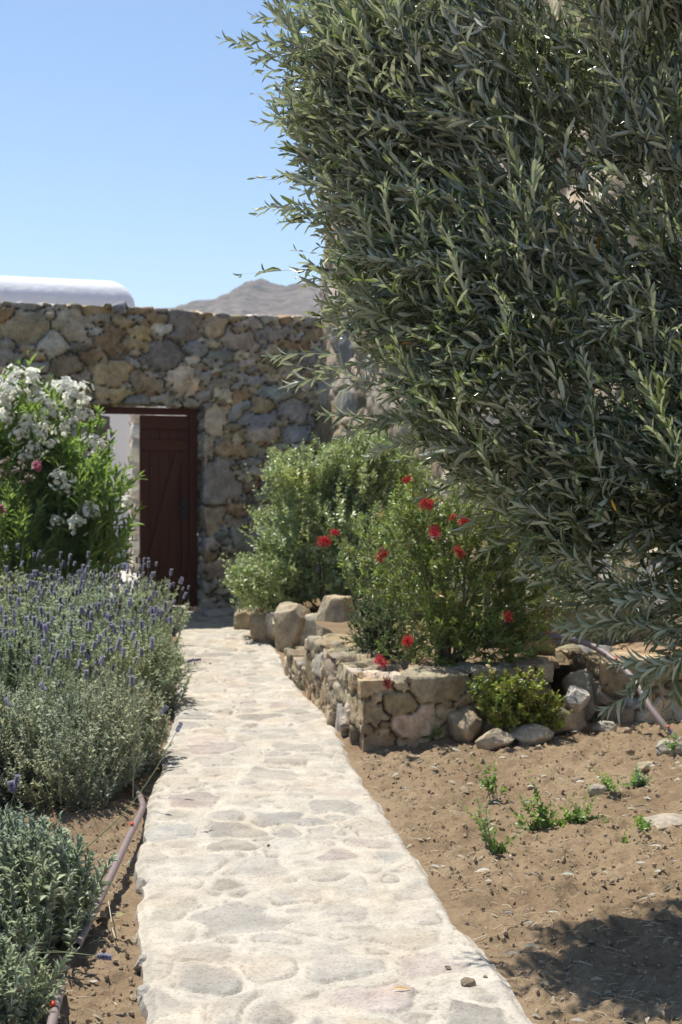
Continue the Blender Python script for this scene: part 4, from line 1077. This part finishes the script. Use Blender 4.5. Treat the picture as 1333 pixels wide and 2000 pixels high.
# succulent-like bush in front of the planter
bush('succulent_bush', 'low yellow green succulent bush with round leaves at the foot of the planter wall', 'shrub', (.92, 7.56, .0), (.92, 7.52, .23), (.20, .14, .17), 360, (.05, .10), ROUNDL, 5, 3, .9, .034, .021,
     tint([(.30, .34, .05), (.18, .24, .04), (.38, .38, .07), (.26, .18, .05), (.12, .17, .03)], .25), M['shrubleaf'], up=.5, amp=.35, seed=57, hubz=.02, minz=.03, alt=.8, rad=.003, stems=12, lobes=[((1.04, 7.50, .17), (.14, .1, .12)), ((.80, 7.5, .30), (.1, .1, .12))])
# pale bush behind the block wall
bush('silver_bush', 'pale blue green bush behind the block wall at the right edge, under the olive tree', 'shrub', (2.05, 8.9, .28), (2.0, 8.9, .62), (.55, .4, .42), 700, (.12, .25), LANCE, 8, 2, .8, .05, .014,
     tint([(.25, .31, .26), (.18, .24, .17), (.3, .35, .3)], .2), M['shrubleaf'], up=.4, amp=.3, seed=58, hubz=.05, minz=.28)

# ---- lavender
LAVC = [(.54, .59, .44), (.62, .66, .54), (.46, .52, .34), (.58, .61, .42)]
def spike_mesh(seed, L=.038, col=((.36, .31, .60), (.48, .42, .72), (.26, .22, .44))):
    rng = np.random.default_rng(seed); a = Acc(); col = np.array(col)
    for w in range(7):
        n = 7; z = L * (w + .4) / 7 - .002; rr = .0042 * (1 - .45 * (w / 6.))
        ph = np.arange(n) * 2 * np.pi / n + w * .4; d = unit(np.c_[np.cos(ph), np.sin(ph), np.full(n, 1.1)])
        b = np.c_[np.cos(ph) * .001, np.sin(ph) * .001, np.full(n, z)]
        leaves(a, LINEAR, b, d, np.c_[-np.cos(ph), -np.sin(ph), np.full(n, .9)], rng.uniform(.010, .0135, n), .0075, col[rng.integers(0, 3, n)] * rng.uniform(.75, 1.3, (n, 1)), 0)
    V, Q = tubes(np.array([[[0, 0, -.14], [.002, 0, -.07], [0, 0, -.002], [0, 0, L]]]), .0009, 3); a.add(V, Q, (.26, .32, .17), 0)
    return a.mesh('flower_spike', [M['lavleaf']])
SPK = [spike_mesh(400 + q, .032 + .006 * (q % 3)) for q in range(5)] + [spike_mesh(410, .03, ((.18, .13, .14), (.24, .17, .16), (.14, .1, .1)))]
def spike_stuff(name, parent, pts, dirs, seed):
    """the many small spikes that the photo does not show one by one"""
    rng = np.random.default_rng(seed); a = Acc()
    for k_, me in enumerate(SPK):
        idx = np.arange(k_, len(pts), len(SPK)); 
        if not len(idx): continue
        v = np.zeros(len(me.vertices) * 3); me.vertices.foreach_get('co', v); v = v.reshape(-1, 3)
        c = np.zeros(len(me.vertices) * 4); me.color_attributes['tint'].data.foreach_get('color', c); c = c.reshape(-1, 4)
        tri = [tuple(p_.vertices) for p_ in me.polygons]
        f4 = np.array([t_ for t_ in tri if len(t_) == 4]); f3 = np.array([t_ for t_ in tri if len(t_) == 3])
        z = unit(dirs[idx]); x = unit(np.cross(z, rng.normal(size=z.shape))); y = np.cross(z, x); s_ = rng.uniform(.75, 1.25, (len(idx), 1, 1))
        W = pts[idx][:, None] + s_ * (v[None, :, 0:1] * x[:, None] + v[None, :, 1:2] * y[:, None] + v[None, :, 2:3] * z[:, None])
        off = (np.arange(len(idx)) * len(v))[:, None, None]; base = a.n
        a.add(W.reshape(-1, 3), (f4[None] + off).reshape(-1, 4), np.tile(c, (len(idx), 1)))
        fs = (f3[None] + off).reshape(-1, 3) + base; a.f.append(fs); a.m.append(np.zeros(len(fs), int)); a.sm.append(np.full(len(fs), True))
    o = settle(a.build(name, M['lavleaf'], parent)); o['kind'] = 'stuff'; return o
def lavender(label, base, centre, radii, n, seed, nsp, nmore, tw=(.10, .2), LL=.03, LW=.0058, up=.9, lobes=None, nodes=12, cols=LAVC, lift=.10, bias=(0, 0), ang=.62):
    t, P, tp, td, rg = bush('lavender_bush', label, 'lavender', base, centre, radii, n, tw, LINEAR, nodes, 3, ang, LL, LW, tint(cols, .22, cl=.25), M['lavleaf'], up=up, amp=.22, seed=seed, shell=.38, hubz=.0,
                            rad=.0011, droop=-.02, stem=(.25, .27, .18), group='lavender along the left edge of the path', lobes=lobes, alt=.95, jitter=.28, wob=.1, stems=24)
    # spikes stand on the upper skin of the bush
    c = np.array(centre); r = np.array(radii)
    q = (tp - c) / r
    score = q[:, 2] + .35 * rg.random(len(tp)) + bias[0] * q[:, 0] + bias[1] * q[:, 1]
    top = np.argsort(-score)[:max(nsp + nmore, 1) * 3]; top = rg.permutation(top)[:nsp + nmore]
    pts = tp[top] + np.c_[rg.normal(0, .02, (len(top), 2)), rg.uniform(.25, 1.0, len(top)) * lift]
    dr = unit(td[top] * .5 + np.array([0, 0, .9]) + rg.normal(0, .18, (len(top), 3)))
    od = np.argsort(pts[:, 1]); near, rest = od[:nsp], od[nsp:]
    for j in near:
        o = link('flower_spike', SPK[5 if rg.random() < .12 else rg.integers(0, 5)], t, loc=Vector(pts[j]) - t.location)
        o.rotation_euler = Vector(dr[j]).to_track_quat('Z', 'Y').to_euler(); s_ = rg.uniform(.9, 1.45); o.scale = (s_, s_, s_)
    if len(rest): spike_stuff('flower_spikes', t, pts[rest], dr[rest], seed + 1)
    return t
lavender('big lavender bush covered in purple spikes, between the oleander and the path', (-1.7, 9.35, -.05), (-1.72, 9.4, .26), (.66, 1.05, .40), 4600, 61, 100, 520, tw=(.12, .24), LL=.034, lift=.16, nodes=11,
         lobes=[((-2.15, 9.9, .32), (.7, 1.0, .38)), ((-1.45, 8.6, .24), (.42, .5, .33)), ((-1.62, 10.4, .34), (.5, .6, .34)), ((-1.18, 8.75, .18), (.24, .4, .26))], bias=(0, .1))
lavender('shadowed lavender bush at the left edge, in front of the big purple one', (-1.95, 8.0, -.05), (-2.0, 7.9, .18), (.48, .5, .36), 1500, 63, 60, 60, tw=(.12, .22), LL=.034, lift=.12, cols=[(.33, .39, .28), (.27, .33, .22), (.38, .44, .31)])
lavender('grey green lavender bush with few long flower stalks, third from the door', (-1.28, 6.45, -.05), (-1.33, 6.5, .19), (.43, .50, .27), 3600, 65, 80, 0, tw=(.09, .19), LL=.030, LW=.0038, lift=.22, nodes=14,
         cols=[(.60, .63, .52), (.66, .69, .59), (.54, .57, .43), (.62, .60, .46), (.46, .40, .32)], lobes=[((-1.75, 6.4, .18), (.4, .5, .30)), ((-1.12, 7.05, .17), (.26, .45, .27))], bias=(-.2, .5))
lavender('young silvery lavender nearest the camera, bottom left', (-1.0, 4.45, -.05), (-1.02, 4.48, .13), (.26, .32, .15), 900, 67, 5, 0, tw=(.12, .22), LL=.044, LW=.0036, lift=.12, nodes=15, up=1.5, ang=.45,
         cols=[(.54, .59, .47), (.62, .66, .57), (.44, .49, .34)], lobes=[((-1.15, 4.7, .15), (.25, .25, .15))])
lavender('sparse lavender sprigs in the bottom left corner beside the drip pipe', (-.93, 3.8, -.05), (-.95, 3.85, .07), (.17, .16, .11), 150, 69, 2, 0, tw=(.12, .2), LL=.044, LW=.0036, lift=.1, nodes=15, up=1.5, ang=.45,
         cols=[(.50, .55, .43), (.58, .62, .52)])
# long bare stalks leaning over the path from the third lavender
def stalk(label, pts, spike=True, rad=.0022, col=(.33, .37, .24), name='flower_stalk', cat='stalk', parent=None):
    a = Acc(); pl = spline(pts, 18); V, Q = tubes(pl[None], np.linspace(rad, rad * .55, 18)[None], 5); a.add(V, Q, col)
    o = a.build(name, M['lavleaf'], parent)
    if parent is not None: settle(o)
    if spike:
        h = link('flower_head', SPK[1], o, loc=pl[-1]); h.rotation_euler = Vector(pl[-1] - pl[-3]).to_track_quat('Z', 'Y').to_euler(); h.scale = (1.1,) * 3
    return o
lavs = [o for o in COL.objects if o.name.startswith('lavender_bush')]
for par, pp in ((2, [at(165, 1660, 5.6), at(240, 1590, 5.65), at(300, 1510, 5.7), at(345, 1430, 5.8)]), (2, [at(262, 1500, 6.3), at(285, 1440, 6.3), at(315, 1395, 6.3)]), (2, [at(100, 1560, 6.0), at(60, 1460, 6.0), at(20, 1380, 6.1)]),
                (2, [at(200, 1560, 6.1), at(150, 1440, 6.1), at(90, 1350, 6.2)]), (2, [at(260, 1560, 6.1), at(262, 1460, 6.1), at(258, 1340, 6.1)]), (2, [at(120, 1570, 6.0), at(100, 1450, 6.0), at(0, 1360, 6.1)]),
                (3, [at(20, 1895, 4.1), at(60, 1865, 4.08), at(120, 1860, 4.05), at(190, 1867, 4.0)]), (0, [at(300, 1240, 8.7), at(330, 1180, 8.7), at(350, 1140, 8.7)]), (0, [at(310, 1240, 8.7), at(322, 1180, 8.7), at(333, 1125, 8.7)]),
                (0, [at(320, 1260, 8.6), at(345, 1200, 8.6), at(358, 1170, 8.6)]), (0, [at(275, 1200, 8.9), at(288, 1150, 8.9), at(290, 1110, 8.9)]), (0, [at(318, 1300, 8.3), at(340, 1296, 8.3), at(378, 1290, 8.3)]), (0, [at(318, 1310, 8.3), at(340, 1302, 8.3), at(365, 1293, 8.3)])):
    stalk(None, pp, parent=lavs[par], rad=.0026 if par == 2 else .0018)

rg = np.random.default_rng(91)
for par, (cx, cy), sp_, n_, h_ in ((2, (-1.35, 6.5), (.38, .42), 90, .62), (0, (-1.8, 9.0), (.5, .6), 50, .55), (3, (-1.02, 4.5), (.2, .25), 14, .38)):
    b = np.c_[rg.normal(cx, sp_[0] * .5, n_), rg.normal(cy, sp_[1] * .5, n_), rg.uniform(.1, .25, n_)]
    d = unit(np.c_[np.clip(rg.normal(0, .35, n_), -.6, .5), np.clip(rg.normal(-.1, .35, n_), -.7, .5), np.ones(n_)]); L = rg.uniform(.5, 1, n_)[:, None] * h_
    sag = np.c_[d[:, :2], np.zeros(n_)] * L * .25
    Pl = np.stack([b, b + d * L * .5, b + d * L + sag - np.array([0, 0, .06])], 1)
    V, Q = tubes(Pl, np.array([[.0014, .0012, .0008]]), 4); a = Acc(); a.add(V, Q, np.repeat(np.array([.52, .55, .42]) * rg.uniform(.7, 1.2, (n_, 1)), 12, 0))
    o = settle(a.build('bare_stalks', M['lavleaf'], lavs[par])); o['kind'] = 'stuff'

# ---- weeds on the soil
def weed(px, py, sprs, label, seed, LL=.024, cols=((.16, .24, .06), (.20, .29, .10), (.12, .19, .05)), name='weed'):
    rng = np.random.default_rng(seed); b = np.array(gp(px, py, 0.02)); b[2] = soil_h(b[:1], b[1:2])[0]
    t = thing(name, label, 'weed', tuple(b), 'small green weeds on the bare soil')
    a = Acc(); B_ = []; D_ = []; L_ = []
    for (dx, dy, h) in sprs:
        for _ in range(3):
            B_.append(b + rng.normal(0, .012, 3) * [1, 1, 0]); v = np.array([dx, dy, h]) + rng.normal(0, .02, 3); D_.append(v); L_.append(np.linalg.norm(v))
    twigs(a, np.array(B_), np.array(D_), np.array(L_), ROUNDL, 8, 2, 1.0, LL, LL * .62, tint(cols, .25), (.2, .2, .09), rad=.0016, rng=rng, droop=.1, wob=.2, t0=.25)
    settle(a.build('foliage', [M['oleander'], M['twig']], t))
weed(960, 1650, [(-.03, .0, .16), (-.06, 0, .22), (.05, 0, .06), (.03, -.02, .05)], 'upright weed sprig on the soil nearest the path, with dark lower leaves', 501)
weed(965, 1560, [(-.04, 0, .16), (-.05, .02, .20), (-.01, 0, .12)], 'taller thin weed sprig behind the one nearest the path', 502)
weed(1058, 1612, [(-.05, 0, .12), (0, 0, .19), (.06, 0, .10), (-.09, 0, .07), (.02, -.03, .1), (-.03, .03, .15), (.05, -.05, .02)], 'bushy weed with a tall middle shoot, left of the low spreading one', 503, .027)
weed(1130, 1612, [(.06, 0, .06), (-.05, 0, .08), (.1, 0, .03), (0, -.03, .06), (-.08, 0, .04), (.02, 0, .1), (.12, .02, .05)], 'low spreading weed right of the bushy one', 504, .024, ((.22, .31, .13), (.17, .26, .09)))
weed(1195, 1575, [(-.03, 0, .12), (.0, 0, .09)], 'small leaning green weed right of the spreading one', 505, .022)
weed(1245, 1560, [(.03, 0, .05), (-.05, 0, .06), (.06, 0, .05), (0, .02, .06)], 'low weed beside the flat tan stone', 506, .02, ((.24, .33, .15), (.18, .27, .1)))
weed(1318, 1505, [(0, 0, .14), (-.03, 0, .1)], 'thin weed at the right edge below the drip hose', 507, .02)
weed(1250, 1640, [(0, 0, .04), (.02, 0, .03)], 'tiny bright seedling in front of the long flat stone', 508, .018, ((.1, .22, .05), (.12, .25, .05)))
weed(1213, 1650, [(0, 0, .02), (.02, 0, .02)], 'tiniest bright seedling, left of its neighbour', 509, .015, ((.1, .22, .05), (.12, .25, .05)))
weed(852, 1450, [(0, 0, .08), (-.03, 0, .04), (.03, 0, .04)], 'small bright weed at the foot of the planter wall', 510, .018, ((.22, .33, .06), (.26, .36, .1)))
def tuft(px, py, z, label, seed, col, h=.12, n=110, cat='grass tuft'):
    rng = np.random.default_rng(seed); b = np.array(gp(px, py, z)); a = Acc()
    d = unit(rng.normal(0, .55, (n, 3)) + [0, 0, .8]); P0 = b + rng.normal(0, .012, (n, 3)) * [1, 1, .2]; L = h * rng.uniform(.5, 1.2, n)[:, None]
    Pl = np.stack([P0, P0 + d * L * .5, P0 + d * L + np.array([0, 0, -.35]) * L], 1); V, Q = tubes(Pl, np.array([[.0012, .001, .0004]]), 3)
    a.add(V, Q, np.repeat(np.array(col) * rng.uniform(.7, 1.3, (n, 1)), 9, 0)); return a.build('grass_tuft', M['straw'], label=label, cat=cat)
tuft(1132, 1405, .06, 'dry straw coloured grass tuft on the rubble left of the block wall', 601, (.42, .34, .18))
tuft(1060, 1480, .0, 'wispy dry grass tuft on the soil in front of the succulent', 602, (.4, .36, .22), .05, 30)

# ---- irrigation pipes
def pipe(name, label, pts, rad, drips, seed, mat='hose', group='drip irrigation pipes'):
    pl = spline(pts, 60); a = Acc(); V, Q = tubes(pl[None], rad, 12); a.add(V, Q)
    b = pl[0]
    t = thing(name, label, 'pipe', tuple(b), group); settle(a.build('pipe', M[mat], t))
    for f_ in drips:
        i = int(f_ * 59); i = min(max(i, 1), 58); c = pl[i]; up = unit(np.array([-.2, -.45, .9]))
        a = Acc(); V, Q = tubes(np.array([[c + up * rad * .6, c + up * (rad + .006), c + up * (rad + .007), c + up * (rad + .014), c + up * (rad + .0145)]]), np.array([[.0045, .0045, .008, .008, .0005]]), 12); a.add(V, Q)
        settle(a.build('dripper', M['dripper'], t))
pipe('drip_pipe', 'brown drip pipe with a red dripper on the soil beside the left path edge', [gp(150, 1850, .0), gp(190, 1768, .03), gp(222, 1700, .045), gp(250, 1640, .04), gp(272, 1595, .03), gp(279, 1572, .02), gp(268, 1545, .0), gp(250, 1530, -.02)], .0135, [.50], 1)
pipe('drip_pipe', 'short end of brown drip pipe with a red cap at the bottom left corner', [gp(60, 2150, .02), gp(92, 2040, .03), gp(105, 1985, .04), gp(114, 1950, .02), gp(120, 1930, -.02)], .0135, [.58], 2)
pipe('drip_hose', 'pale brown drip hose arching over the block wall at the right', [at(1000, 1262, 8.15), at(1030, 1250, 8.1), at(1080, 1243, 8.0), at(1150, 1258, 7.9), at(1200, 1290, 7.72), at(1240, 1330, 7.55), at(1270, 1380, 7.4), at(1300, 1420, 7.3), at(1345, 1468, 7.2), at(1400, 1500, 7.15)], .018, [.22, .47, .80], 3)
# thin black tie round the hose
a = Acc(); V, Q = tubes(spline([at(1272, 1352, 7.40), at(1296, 1368, 7.42), at(1290, 1420, 7.35), at(1288, 1455, 7.3), at(1280, 1462, 7.3)], 24)[None], .0016, 5); a.add(V, Q)
a.build('tie_wire', M['iron'], label='thin black wire looped round the drip hose', cat='wire')

# ---- fallen leaves and bits
def fallen(px, py, L, W, yaw, col, label, z=.03, name='fallen_leaf', tilt=.15):
    a = Acc(); leaves(a, LANCE, np.array([[-.5 * L * math.cos(yaw), -.5 * L * math.sin(yaw), 0]]), np.array([[math.cos(yaw), math.sin(yaw), 0.02]]), np.array([[tilt, -tilt, 1.]]), L, W, np.array([col]))
    a.build(name, M['petal'], loc=gp(px, py, z), label=label, cat='leaf', group='fallen leaves')
fallen(785, 1930, .05, .013, .1, (.70, .42, .06), 'orange yellow fallen leaf on the path near the bottom')
fallen(237, 1785, .06, .03, 1.3, (.50, .52, .25), 'pale green yellow leaf on the soil beside the left path edge', z=.0)
fallen(1000, 1755, .035, .01, .8, (.6, .52, .36), 'dry curled leaf on the soil, left of the tree shadow', z=.01)
fallen(497, 1428, .03, .01, 2.2, (.15, .13, .09), 'dark curled leaf on the path, level with the corner of the planter wall', z=.02)
a = Acc(); V, Q = tubes(np.array([[gp(1052, 1618, .0), gp(1053, 1590, .03), gp(1056, 1560, .12)]]), .003, 5); a.add(V, Q, (.62, .54, .38))
a.build('dry_stick', M['straw'], label='pale dry stick standing in the soil below the bushy weed', cat='stick')
a = Acc(); V, Q = tubes(spline([gp(212, 1760, .03), gp(217, 1790, .02), gp(220, 1815, .01), gp(226, 1832, .0)], 10)[None], .0015, 4); a.add(V, Q, (.6, .55, .42))
a.build('dry_stick', M['straw'], label='thin curved straw lying beside the brown drip pipe', cat='stick')
# slab edge behind the lavender at far left
a = Acc(); q = at(-40, 1170, 11.0)
rock_acc(a, (q[0] + .1, q[1], .24), (.75, .3, .50), 95, 9, .02, .1, (.27, .32, .38))
a.build('stone_ledge', M['rock'], label='blue grey stone ledge at the left edge between lavender and oleander', cat='ledge')

# ------------------------------------------------------------------ air between here and the hill
bm = bmesh.new(); bmesh.ops.create_cube(bm, size=1); me = bpy.data.meshes.new('haze'); bm.to_mesh(me); bm.free()
mh, nt, out = new_mat('haze_air'); pv = nt.nodes.new('ShaderNodeVolumePrincipled')
pv.inputs['Color'].default_value = (.80, .86, 1, 1); pv.inputs['Density'].default_value = 0.0004; pv.inputs['Anisotropy'].default_value = 0.2
nt.links.new(pv.outputs[0], out.inputs['Volume']); me.materials.append(mh)
hz = link('haze', me, loc=(0, 0, 49), kind='stuff'); hz.scale = (3400, 3400, 118)
